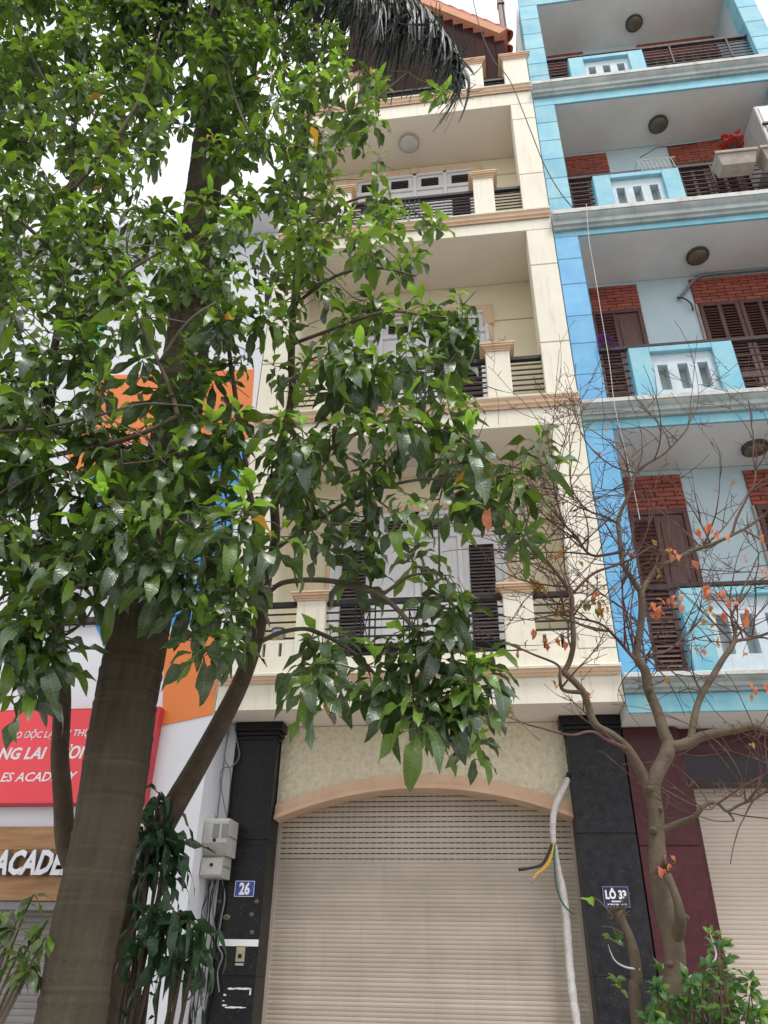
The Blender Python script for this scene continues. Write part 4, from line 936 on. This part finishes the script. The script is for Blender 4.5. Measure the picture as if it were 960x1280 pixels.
for _ in range(420):                      # bare little twigs between the leaves
    j = rnd.randrange(len(tot)); b = Vector(tot[j]); dr = Vector((rnd.uniform(-1, 1), rnd.uniform(-1, 1), rnd.uniform(-.8, .6))).normalized(); ln = rnd.uniform(.12, .4)
    m.tube([b, b+dr*ln*.5+Vector((0, 0, rnd.uniform(-.04, .04))), b+dr*ln+Vector((rnd.uniform(-.08, .08), 0, rnd.uniform(-.1, .06)))], [.004, .003, .002], 4, cap=False)
m.build('twigs', twig_m, MT, smooth=True)['kind'] = 'stuff'
plant_leaves(leaves, kinds, [lf_dark, lf_mid, lf_new, lf_yel], MT)

# ------------------------------------------------------------------ palm
def palm_at(px, py): d = ray(px, py); return CAM+d*((-3.3-CAM.y)/d.y)
tr_ = [(88, 1280, 92), (102, 1193, 88), (134, 1027, 84), (160, 860, 80), (179, 770, 73), (201, 640, 68), (220, 540, 62), (234, 430, 56), (247, 310, 49), (259, 200, 42), (267, 120, 37), (273, 50, 33), (279, -30, 30)]
pp = []; rr_ = []
for x, y, w_ in tr_:
    p = palm_at(x, y); pp.append(p); rr_.append(w_*.5*dist(p)/FPX*.95)
PT = thing('palm_tree', 'tall palm with a thick ringed grey-brown trunk in front of the mango tree', 'tree', (pp[0].x, pp[0].y, 0))
pp = [Vector((pp[0].x-.0, pp[0].y, -.05)), Vector((pp[0].x, pp[0].y, .6))]+pp; rr_ = [rr_[0]*1.25, rr_[0]*1.06]+rr_
a, q = spline(pp, rr_, 10); m = MB(); vs = []; fs = []; n = 28
a2, q2 = [], []
for i in range(len(a)-1):                 # resample finely so that the leaf scars can be real rings
    for k in range(3): a2.append(a[i].lerp(a[i+1], k/3)); q2.append(q[i]+(q[i+1]-q[i])*k/3)
for i, (p, r) in enumerate(zip(a2, q2)):
    ring = (p.z*6.1+.6*noise.noise(Vector((0, 0, p.z*1.7)))) % 1.0; bump_ = .0035*math.exp(-((ring-.5)/.07)**2)-.003*math.exp(-((ring-.64)/.05)**2)
    for k in range(n):
        th = 2*PI*k/n; nn = noise.noise(Vector((math.cos(th)*2, math.sin(th)*2, p.z*3)))*.008+noise.noise(Vector((math.cos(th)*6, math.sin(th)*6, p.z*1.2)))*.006
        rr2 = r+bump_*(r/.12)+nn; vs.append((p.x+rr2*math.cos(th), p.y+rr2*math.sin(th), p.z))
for i in range(len(a2)-1):
    for k in range(n): fs.append((i*n+k, i*n+(k+1) % n, (i+1)*n+(k+1) % n, (i+1)*n+k))
m.add(vs, fs).build('trunk', bark_palm, PT, smooth=True)
crown = pp[-1]
MB().tube([crown, crown+Vector((-.02, 0, .5)), crown+Vector((-.03, 0, 1.1))], [.10, .11, .05], 12).build('crownshaft', bark_b, PT, smooth=True)
lk = leafset('palm_leaflet', [lf_palm], 5, width=.030, bend=.7, fold=.4, wave=.0, petiole=.0, peak=.3)
lkd = leafset('dead_leaflet', [dead_m], 4, width=.035, bend=.6, fold=.5, wave=.02, petiole=.0, peak=.3)
pl = []
def frond(pts, rad, dead=False, ll=.62, step=.028, drop=.8, side=1.0):
    a, q = spline(pts, [rad*(1-.8*i/(len(pts)-1)) for i in range(len(pts))], 8)
    MB().tube(a, q, 6).build('frond_stem', dead_m if dead else bark_b, PT, smooth=True)
    tot_ = sum((a[i+1]-a[i]).length for i in range(len(a)-1)); s_ = tot_*.12; acc = 0; i = 0
    while s_ < tot_ and i < len(a)-1:
        seg = (a[i+1]-a[i]).length
        if acc+seg < s_: acc += seg; i += 1; continue
        p = a[i].lerp(a[i+1], (s_-acc)/seg); t_ = (a[i+1]-a[i]).normalized(); sd = t_.cross(Vector((0, 0, 1)))
        sd = sd.normalized() if sd.length > .1 else Vector((1, 0, 0)); f_ = s_/tot_; L = ll*(.55+.45*math.sin(PI*min(1, f_*1.1+.1)))*rnd.uniform(.8, 1.1)
        for sg in (-1, 1):
            d = sd*sg*rnd.uniform(.5, 1)*side+t_*rnd.uniform(.2, .7)+Vector((0, 0, -drop*rnd.uniform(.3, 1.2)))
            pl.append((lmat(p, d, Vector((0, 0, 1))+sd*sg*rnd.uniform(-.4, .4), L), (5+rnd.randrange(4)) if dead else rnd.randrange(5)))
        s_ += step
C0 = crown+Vector((-.02, 0, .8))
def fr(pix, **k): frond([C0]+[D(*q) for q in pix], .022, **k)
fr([(340, -110, 8.2), (420, -70, 7.9), (480, -30, 7.6), (530, 10, 7.3), (562, 50, 7.1), (578, 85, 7.0)], ll=1.5, drop=2.6, side=.55, step=.013)
fr([(340, -120, 8.6), (410, -80, 8.4), (470, -40, 8.1), (515, -5, 7.9), (545, 30, 7.8)], ll=1.5, drop=2.6, side=.55, step=.014)
fr([(330, -90, 7.7), (390, -60, 7.3), (440, -30, 7.0), (475, 0, 6.8)], ll=1.3, drop=2.3, side=.55, step=.014)
fr([(220, -120, 7.4), (190, -60, 7.0), (180, 10, 6.8), (190, 80, 6.7)], ll=.95, drop=1.6, side=.8, step=.02)
fr([(240, -80, 7.2), (222, 0, 7.0), (210, 70, 6.9), (205, 110, 6.9)], ll=.95, drop=1.5, side=.9, step=.02)
fr([(235, -60, 7.3), (205, 20, 7.1), (185, 70, 7.0)], ll=.95, drop=1.5, side=.9, step=.02)
fr([(200, -180, 8.0), (110, -120, 7.6), (60, -60, 7.3), (30, 0, 7.0)], ll=.6, drop=1.4)
fr([(300, -200, 8.6), (330, -190, 9.2), (350, -120, 9.6), (360, -30, 9.6)], ll=.6, drop=1.4)
fr([(262, 20, 7.3), (244, 80, 7.15), (238, 120, 7.1)], dead=True, ll=.42, step=.02, drop=2.5, side=.3)
fr([(285, 30, 7.3), (270, 90, 7.2), (262, 125, 7.2)], dead=True, ll=.36, step=.022, drop=2.5, side=.3)
plant_leaves(pl, lk+lkd, [lf_palm]*5+[dead_m]*4, PT, cap=300, name='leaflet', rest='leaflets')

# ------------------------------------------------------------------ bare tree with a few orange leaves
BT = thing('bare_tree', 'nearly leafless tree with olive trunk and few orange leaves before the blue house', 'tree', (P(846, 1280, -2.7).x, -2.7, 0))
bsk = []
def blimb(pts, name='branch', sub=5, m=bark_b, wob=.012, Yb=-2.7):
    P3 = [P(x, y, Yb+o) for x, y, o, r in pts]; R3 = [(r*.92 if r > 3 else r*.8)*dist(p)/FPX for p, (_, _, _, r) in zip(P3, pts)]
    a, q = spline(P3, R3, sub)
    a = [v+Vector((noise.noise(v*6), noise.noise(v*6+Vector((7, 0, 0))), noise.noise(v*6+Vector((0, 7, 0)))))*wob*(0 if i in (0,) else 1) for i, v in enumerate(a)]
    MB().tube(a, q, 12 if R3[0] > .02 else 7).build(name, m if R3[0] > .016 else twig_b, BT, smooth=True)
    bsk.extend([(v, r_, (a[min(i+1, len(a)-1)]-a[max(i-1, 0)]).normalized()) for i, (v, r_) in enumerate(zip(a, q))]); return a
b0 = P(846, 1280, -2.7)
a, q = spline([Vector((b0.x+.02, b0.y, -.04)), Vector((b0.x+.01, b0.y, .6)), b0, P(843, 1215, -2.7), P(841, 1180, -2.7), P(832, 1140, -2.7), P(824, 1105, -2.7), P(821, 1060, -2.7), P(820, 1015, -2.7), P(815, 984, -2.7)], [.085, .065, .052, .050, .052, .047, .046, .041, .039, .044], 6)
MB().tube([v+Vector((noise.noise(v*5), noise.noise(v*5+Vector((5, 0, 0))), 0))*.008 for v in a], [r*(1+.06*noise.noise(v*14)) for v, r in zip(a, q)], 16).build('trunk', bark_b, BT, smooth=True)
blimb([(814, 990, 0, 8), (804, 968, 0, 7), (785, 938, -.05, 6.2), (766, 920, -.1, 5.8), (746, 908, -.1, 5.5), (736, 885, -.1, 5), (727, 864, -.15, 4.6), (712, 846, -.15, 4.4), (705, 840, -.15, 4.2)])
blimb([(705, 841, -.15, 4.0), (714, 825, -.15, 3.8), (718, 800, -.2, 3.6), (715, 765, -.2, 3.4), (714, 742, -.2, 3.2), (698, 720, -.25, 2.8), (680, 698, -.3, 2.4), (664, 685, -.3, 2.0), (652, 664, -.35, 1.7), (640, 636, -.4, 1.4), (622, 610, -.4, 1.1)])
blimb([(715, 742, -.2, 2.4), (745, 716, -.2, 2.1), (778, 703, -.2, 1.8), (812, 686, -.2, 1.4)])
blimb([(727, 866, -.15, 3.2), (704, 862, -.2, 2.9), (700, 845, -.25, 2.4), (697, 830, -.25, 2), (660, 815, -.3, 1.7), (620, 800, -.3, 1.4), (590, 780, -.35, 1.1)])
blimb([(785, 938, -.05, 3.4), (760, 925, -.2, 2.6), (742, 915, -.3, 2.2), (715, 918, -.4, 1.9), (680, 912, -.4, 1.6), (656, 905, -.45, 1.2), (625, 890, -.45, .9)])
blimb([(814, 986, 0, 10.5), (822, 965, 0, 10), (832, 945, .02, 10), (836, 930, .03, 9.5)])
blimb([(836, 934, .03, 8.6), (828, 912, .03, 7.6), (820, 888, .05, 7), (812, 860, .05, 6.6), (806, 838, .05, 6.4), (797, 825, .05, 6), (795, 812, .05, 5.6), (799, 790, .05, 5), (802, 765, .05, 4.6), (801, 738, .05, 4.8)])
blimb([(801, 740, .05, 4), (790, 722, 0, 3.8), (778, 706, 0, 3.6), (774, 684, -.02, 3.4), (772, 655, -.02, 3.2), (778, 632, -.03, 2.8), (788, 612, -.05, 2.5), (795, 592, -.05, 2.2), (812, 578, -.1, 1.8), (838, 560, -.12, 1.5), (858, 535, -.15, 1.1), (868, 505, -.15, .8)])
blimb([(801, 742, .05, 4), (812, 724, .1, 3.8), (826, 708, .1, 3.6), (848, 697, .1, 3.4), (870, 687, .15, 3.1), (893, 679, .15, 2.9), (914, 669, .15, 2.6), (938, 656, .2, 2.2), (965, 636, .2, 1.8), (990, 615, .2, 1.4)])
blimb([(914, 669, .15, 2.2), (922, 643, .15, 2), (934, 622, .15, 1.8), (943, 604, .15, 1.6), (943, 575, .2, 1.3), (940, 540, .2, 1), (936, 500, .2, .8)])
blimb([(774, 690, -.02, 2.6), (757, 693, -.05, 2.4), (738, 692, -.1, 2.1), (722, 672, -.1, 1.9), (708, 660, -.15, 1.7), (700, 640, -.2, 1.5), (692, 605, -.2, 1.3), (689, 573, -.2, 1.1), (684, 540, -.2, .8)])
blimb([(772, 655, -.02, 2.2), (756, 646, -.05, 1.9), (738, 640, -.1, 1.6), (722, 625, -.1, 1.3), (712, 600, -.15, 1.1), (716, 570, -.15, .8)])
blimb([(797, 828, .05, 3.2), (783, 813, 0, 2.8), (768, 797, -.05, 2.4), (752, 783, -.1, 2.0), (728, 774, -.1, 1.7), (700, 768, -.15, 1.4), (665, 775, -.2, 1.0)])
blimb([(797, 592+230, .05, 2.4), (812, 818, .1, 2.2), (830, 815, .12, 2.0), (846, 806, .15, 1.6), (862, 790, .2, 1.2), (880, 770, .2, .9)])
blimb([(836, 934, .03, 7.6), (852, 930, .0, 7), (872, 921, 0, 6.6), (892, 916, 0, 6.2), (912, 912, 0, 5.6), (938, 908, 0, 5.2), (960, 914, 0, 4.4), (995, 926, 0, 3.4)])
blimb([(864, 924, 0, 5.2), (867, 900, .02, 4.8), (872, 882, .04, 4.5), (882, 860, .06, 4.3), (891, 842, .08, 4.2), (902, 825, .1, 3.9), (914, 808, .12, 3.6), (917, 790, .12, 2.8), (914, 768, .14, 2.2), (925, 745, .16, 1.8), (938, 715, .18, 1.3), (950, 690, .2, 1)])
blimb([(912, 806, .12, 3), (922, 800, .12, 2.7), (940, 797, .15, 2.4), (965, 788, .18, 2), (990, 770, .2, 1.5)])
blimb([(821, 1040, 0, 5.5), (834, 1034, -.02, 4.4), (852, 1028, -.05, 3.8), (870, 1022, -.08, 3.4), (880, 1010, -.1, 3.1), (888, 1005, -.1, 2.8), (899, 1008, -.12, 2.3), (909, 1016, -.12, 2.2), (926, 1007, -.12, 2.1), (946, 998, -.15, 1.9), (965, 984, -.15, 1.7), (990, 975, -.15, 1.3)])
blimb([(908, 1015, -.12, 1.7), (914, 1022, -.12, 1.6), (917, 1028, -.12, 1.4)])
blimb([(952, 985, -.15, 1.6), (945, 1000, -.2, 1.5), (932, 1020, -.22, 1.2), (923, 1035, -.25, 1), (918, 1058, -.25, .8), (914, 1080, -.25, .7)])
blimb([(842, 1178, -.01, 8), (848, 1160, -.07, 8.6), (849, 1148, -.11, 7.5), (845, 1128, -.13, 5.8), (839, 1108, -.14, 5.4), (831, 1090, -.14, 6.8)], 'cut_branch', wob=.02)
for kx, ky, kr in ((857, 1147, 4), (817, 1038, 5), (826, 1012, 3), (838, 1205, 4), (812, 986, 5), (812, 862, 4)):
    c = P(kx, ky, -2.74); MB().tube([c+Vector((0, .03, 0)), c+Vector((0, 0, 0)), c+Vector((0, -.02, .004))], [kr*.0050, kr*.0042, kr*.002], 9).build('knot', bark_b, BT, smooth=True)
# twigs: long thin curving shoots, forking twice
rb = random.Random(33); tw1 = []; tw2 = []; ends = []
def shoot(p, d, L, r, lvl):
    pts = [p]; n = max(4, int(L/.07)); cur = Vector((rb.uniform(-1, 1), rb.uniform(-.8, .8), rb.uniform(-.4, 1))).normalized()*rb.uniform(.35, 1.0)
    for i in range(n):
        d = (d+cur*.28+Vector((rb.uniform(-.09, .09), rb.uniform(-.09, .09), .02+rb.uniform(-.08, .08)))).normalized(); pts.append(pts[-1]+d*(L/n))
    rad = [max(.0017, r*(1-.75*i/n)) for i in range(n+1)]
    (tw1 if lvl == 0 else tw2).append((pts, rad)); ends.append((pts[-1], d))
    if lvl < 2:
        for _ in range(rb.randint(2, 4) if lvl == 0 else rb.randint(0, 3)):
            i = rb.randrange(1, n); dd_ = (pts[i+1]-pts[i]).normalized(); s_ = Vector((rb.uniform(-1, 1), rb.uniform(-.7, .7), rb.uniform(-.6, 1))).normalized()
            shoot(pts[i], (dd_*.55+s_*.8).normalized(), L*rb.uniform(.35, .65), r*.62, lvl+1)
    if lvl > 0 or rb.random() < .6:       # short spurs, as on the photograph's twigs
        for _ in range(rb.randint(0, 2)):
            i = rb.randrange(1, n); s_ = Vector((rb.uniform(-1, 1), rb.uniform(-.7, .7), rb.uniform(-.3, 1))).normalized(); tw2.append(([pts[i], pts[i]+s_*rb.uniform(.02, .05)], [.0022, .0015]))
fine = [q for q in bsk if q[1] < .019 and (q[0].z > 3.1 or rb.random() < .25)]
for _ in range(128):
    p, r, t_ = fine[rb.randrange(len(fine))]; s_ = Vector((rb.uniform(-1, 1), rb.uniform(-.8, .6), rb.uniform(-.5, 1))).normalized()
    L = rb.uniform(.3, .85)
    shoot(p, (t_*.45+s_*.8).normalized(), L, min(r*.75, .0062), 0)
def keepz(pts): return max(p.z for p in pts) < 5.6 and min(p.z for p in pts) > 2.1
tw1 = [q for q in tw1 if keepz(q[0])]; tw2 = [q for q in tw2 if keepz(q[0])]
for a, q in tw1: MB().tube(a, q, 5, cap=False).build('twig', twig_b, BT, smooth=True)
tw2.sort(key=lambda q: -len(q[0]))
for a, q in tw2[:170]: MB().tube(a, q, 4, cap=False).build('twig', twig_b, BT, smooth=True)
m = MB()
for a, q in tw2[170:]: m.tube(a, q, 4, cap=False)
m.build('fine_twigs', twig_b, BT, smooth=True)['kind'] = 'stuff'
ko = leafset('tree_leaf', [lf_or, lf_oc, lf_mid], 4, width=.42, bend=.9, fold=.3, wave=.14)
bl = []
def bunch(x, y, n, k, L=.068, o=-.15, dr=(0, 0, -.5)):
    n = max(1, n-1)
    c = P(x, y, -2.7+o)
    for _ in range(n):
        d = Vector((rb.uniform(-1, 1), rb.uniform(-.6, .6), rb.uniform(-1, .5)))+Vector(dr)
        bl.append((lmat(c+Vector((rb.uniform(-.03, .03), 0, rb.uniform(-.03, .03))), d, Vector((rb.uniform(-.5, .5), -.5, 1)), L*rb.uniform(.7, 1.2)), k*4+rb.randrange(4)))
for x, y, n, k in [(885, 655, 6, 0), (870, 660, 4, 0), (900, 662, 3, 0), (888, 735, 6, 0), (900, 742, 5, 0), (912, 752, 3, 0), (930, 765, 5, 0), (905, 760, 3, 0), (950, 860, 4, 0), (940, 858, 3, 0), (822, 760, 8, 0), (815, 752, 4, 0), (845, 745, 5, 0), (852, 756, 3, 0), (840, 690, 5, 0), (830, 685, 3, 1), (888, 760, 4, 1), (885, 772, 3, 1), (875, 806, 3, 0),
                   (810, 672, 2, 1), (792, 688, 2, 0), (778, 730, 2, 1), (752, 735, 3, 0), (745, 745, 4, 1), (740, 755, 5, 2), (750, 762, 4, 1), (732, 750, 4, 1), (673, 690, 3, 1), (687, 690, 3, 1), (704, 690, 4, 1), (668, 725, 5, 1), (675, 732, 4, 1), (685, 728, 3, 1), (702, 755, 4, 1), (655, 805, 3, 1), (690, 800, 4, 0), (700, 798, 3, 0), (670, 788, 2, 0), (636, 884, 4, 1), (640, 880, 3, 1), (686, 855, 2, 1), (700, 850, 2, 1), (730, 858, 2, 0), (745, 868, 2, 0), (655, 638, 2, 1), (805, 730, 2, 0), (870, 700, 2, 0), (925, 690, 2, 0), (950, 715, 3, 0), (955, 672, 2, 0), (720, 705, 2, 1), (935, 815, 2, 0), (932, 925, 2, 1), (830, 1070, 4, 0), (826, 1078, 3, 0)]:
    bunch(x, y, n, k)
for x, y in ((608, 582), (605, 645), (580, 578), (612, 640)): bunch(x, y, 2, 0, .09, -1.2)
for _ in range(9):
    e, d = ends[rb.randrange(len(ends))]; bl.append((lmat(e, Vector((rb.uniform(-1, 1), rb.uniform(-1, 1), -1)), Vector((0, -.5, 1)), rb.uniform(.05, .08)), rb.choice([0, 1, 4, 5])))
plant_leaves(bl, ko, [lf_or, lf_oc, lf_mid], BT, cap=300)
# the broom of dead shoots on the cut branch
m = MB(); c = P(830, 1090, -2.8)
for _ in range(46):
    d = Vector((rb.uniform(-1, 1), rb.uniform(-1, .6), rb.uniform(-.1, 1))).normalized(); m.tube([c+d*.01, c+d*rb.uniform(.03, .09)], [.004, .002], 4)
m.build('cut_shoots', twig_b, BT)['kind'] = 'stuff'
# ------------------------------------------------------------------ stump beside it
ST = thing('tree_stump', 'thin pruned trunk with a brushy cut top in front of the LÔ 33 plate', 'tree', (P(797, 1280, -2.5).x, -2.5, 0))
b0 = P(797, 1280, -2.5)
a, q = spline([Vector((b0.x, b0.y, -.04)), b0, P(796, 1225, -2.5), P(792, 1190, -2.5), P(784, 1165, -2.5), P(777, 1150, -2.5), P(772, 1140, -2.5)], [.034, .030, .029, .025, .021, .022, .030], 6)
MB().tube(a, [r*(1+.12*noise.noise(v*20)) for v, r in zip(a, q)], 12).build('trunk', bark_b, ST, smooth=True)
m = MB(); c = P(773, 1143, -2.5)
for _ in range(70):
    d = Vector((rb.uniform(-1, 1), rb.uniform(-1, 1), rb.uniform(-.5, 1))).normalized(); m.tube([c, c+d*.02, c+d*rb.uniform(.03, .07)+Vector((0, 0, .01))], [.006, .004, .002], 4)
m.build('cut_shoots', bark_b, ST)['kind'] = 'stuff'
for pts in ([(768, 1146), (757, 1135), (748, 1125), (741, 1122)], [(800, 1212), (782, 1209), (770, 1202), (764, 1192), (760, 1180)], [(780, 1168), (765, 1160), (752, 1158)], [(776, 1130), (782, 1122), (788, 1116)]):
    p = [P(x, y, -2.52) for x, y in pts]; a, q = spline(p, [.006-.0012*i for i in range(len(p))]); MB().tube(a, q, 6).build('shoot', bas_m if len(pts) > 4 else twig_b, ST, smooth=True)
ks = leafset('shrub_leaf', [lf_shr, lf_mid, lf_new], 4, width=.45, bend=.6, fold=.25, wave=.08)
sl2 = []
def sb(x, y, n, L, kk=(0, 1), Y=-2.5, up=.3):
    c = P(x, y, Y)
    for _ in range(n): sl2.append((lmat(c, Vector((rb.uniform(-1, 1), rb.uniform(-1, .6), rb.uniform(-.7, .8)+up)), Vector((rb.uniform(-.6, .6), -.6, 1)), L*rb.uniform(.7, 1.2)), rb.choice(kk)*4+rb.randrange(4)))
for x, y, n, k in ((764, 1175, 4, (1,)), (772, 1178, 3, (0,)), (742, 1133, 2, (2,)), (770, 1228, 3, (1,)), (776, 1236, 3, (1,))): sb(x, y, n, .075, k)
plant_leaves(sl2, ks, [lf_shr, lf_mid, lf_new], ST)
# ------------------------------------------------------------------ green shrub at the foot
SH = thing('green_shrub', 'leafy green shrub at the foot of the bare tree in the lower right corner', 'shrub', (P(860, 1280, -2.6).x, -2.6, 0)); sl2 = []
root = Vector((P(860, 1280, -2.6).x, -2.6, 0)); allst = []
def stemto(x, y, Y, n, L, kk=(0, 0, 1), light=False, via=None):
    e = P(x, y, Y); b = root+Vector((rb.uniform(-.12, .12)+(e.x-root.x)*.4, rb.uniform(-.1, .1), 0)); md = b.lerp(e, .6)+Vector((rb.uniform(-.05, .05), 0, .05))
    a, q = spline([b, md]+([P(*v, Y) for v in via] if via else [])+[e], [.008, .006]+([.005]*len(via) if via else [])+[.0025], 4); allst.append((a, q, light))
    for i in range(len(a)//2, len(a)):
        for _ in range(n):
            if rb.random() < .6: sl2.append((lmat(a[i]+Vector((rb.uniform(-.02, .02), 0, rb.uniform(-.02, .02))), Vector((rb.uniform(-1, 1), rb.uniform(-1, .5), rb.uniform(-.5, .8))), Vector((rb.uniform(-.5, .5), -.4, 1)), L*rb.uniform(.7, 1.2)), rb.choice(kk)*4+rb.randrange(4)))
    sb(x, y, 5, L, kk, Y)
for x, y in ((822, 1268), (810, 1278), (835, 1250), (845, 1245), (860, 1250), (880, 1240), (898, 1228), (908, 1245), (890, 1262), (915, 1262), (935, 1268), (950, 1262), (870, 1272), (930, 1240), (905, 1205), (880, 1212), (895, 1190), (825, 1240), (830, 1215), (824, 1232), (818, 1255), (958, 1275), (850, 1270), (885, 1280), (935, 1290), (905, 1285), (860, 1225), (915, 1230), (870, 1255), (840, 1275), (900, 1270)):
    for _ in range(2): stemto(x+rb.uniform(-8, 8), y+rb.uniform(-6, 8), -2.6+rb.uniform(-.35, .2), 2, .072)
stemto(938, 1225, -2.8, 2, .06, via=[(905, 1240)]); stemto(888, 1168, -2.7, 0, .06, (1, 2), True, via=[(862, 1233), (880, 1218), (888, 1208), (895, 1196), (893, 1184)]); stemto(896, 1170, -2.7, 0, .05, (1,))
for a, q, li in allst: MB().tube(a, q, 5).build('stem', bas_m if li else twig_b, SH, smooth=True)
plant_leaves(sl2, ks, [lf_shr, lf_mid, lf_new], SH)
# ------------------------------------------------------------------ dracaena between palm and meters
DR = thing('dracaena', 'dracaena with long dark drooping strap leaves between the palm trunk and the meter boxes', 'plant', (P(185, 1280, -2.95).x, -2.95, 0)); dl = []
kd = leafset('strap_leaf', [lf_drac, lf_mid], 5, width=.135, bend=1.5, fold=.3, wave=.12, petiole=.0, peak=.4, nseg=8)
droot = Vector((P(185, 1280, -2.95).x, -2.95, 0)); rd = random.Random(8)
for x, y, n, L, Y in [(200, 992, 12, .30, -2.9), (185, 1030, 12, .30, -2.95), (208, 1040, 14, .33, -2.9), (190, 1065, 12, .34, -2.85), (205, 1085, 10, .32, -2.9), (170, 1075, 7, .28, -2.8), (222, 1140, 12, .30, -3.05), (238, 1150, 9, .30, -3.1), (205, 1150, 10, .30, -3.0), (228, 1185, 10, .30, -3.05), (190, 1135, 8, .28, -2.95), (178, 1170, 7, .26, -2.95), (245, 1185, 7, .26, -3.1)]:
    e = P(x, y, Y); b = droot+Vector((rd.uniform(-.2, .2), rd.uniform(-.1, .1), 0)); a, q = spline([b, b.lerp(e, .5)+Vector((rd.uniform(-.06, .06), 0, 0)), e], [.014, .011, .009], 5)
    MB().tube(a, q, 7).build('stem', bark_m, DR, smooth=True)
    for k in range(n):
        an = k*2.4+rd.uniform(-.3, .3); dr = Vector((math.cos(an), math.sin(an)*.8, rd.uniform(-.9, .55))); dl.append((lmat(e-Vector((0, 0, rd.uniform(0, .06))), dr, Vector((0, 0, 1))+dr*.1, L*rd.uniform(.6, 1.15)), rd.randrange(5)))
for _ in range(5):
    x = rd.uniform(140, 205); b = droot+Vector((rd.uniform(-.25, .1), 0, 0)); e = P(x, rd.uniform(1170, 1215), -2.9); a, q = spline([b, b.lerp(e, .6)+Vector((rd.uniform(-.05, .05), 0, 0)), e], [.009, .008, .006]); MB().tube(a, q, 6).build('stem', bark_m, DR, smooth=True)
    for k in range(8): p = a[len(a)//2].lerp(e, rd.random()); dr = Vector((rd.uniform(-1, 1), rd.uniform(-1, 0), rd.uniform(-.2, .8))); dl.append((lmat(p, dr, Vector((0, 0, 1)), rd.uniform(.04, .09)), rd.randrange(5)))
plant_leaves(dl, kd, [lf_drac, lf_mid], DR)
# ------------------------------------------------------------------ small shoots low at left, before the grey shutter
LS = thing('young_tree', 'low leafy branches in front of the grey shutter in the lower left corner', 'shrub', (P(-40, 1280, -3.4).x, -3.4, 0)); ll_ = []
lroot = Vector((P(-60, 1280, -3.4).x, -3.4, 0))
kl = leafset('low_leaf', [lf_mid, lf_dark, lf_new], 4, width=.30, bend=.5, fold=.25, wave=.08)
for x, y, n in ((30, 1130, 6), (42, 1118, 5), (20, 1160, 7), (45, 1165, 5), (8, 1180, 6), (58, 1170, 4), (35, 1205, 7), (22, 1195, 5), (5, 1140, 5), (60, 1150, 3), (40, 1212, 6)):
    e = P(x, y, -3.3+rd.uniform(-.15, .15)); a, q = spline([lroot, Vector((lroot.x+.1, -3.4, .9)), lroot.lerp(e, .8)+Vector((0, 0, .15)), e], [.014, .010, .006, .003]); MB().tube(a, q, 6).build('stem', twig_m, LS, smooth=True)
    for k in range(n): ll_.append((lmat(e, Vector((rd.uniform(-1, .9), rd.uniform(-.8, .5), rd.uniform(-1.1, .2))), Vector((rd.uniform(-.5, .5), -.3, 1)), rd.uniform(.09, .15)), rd.choice([0, 0, 1])*4+rd.randrange(4)))
plant_leaves(ll_, kl, [lf_mid, lf_dark, lf_new], LS)
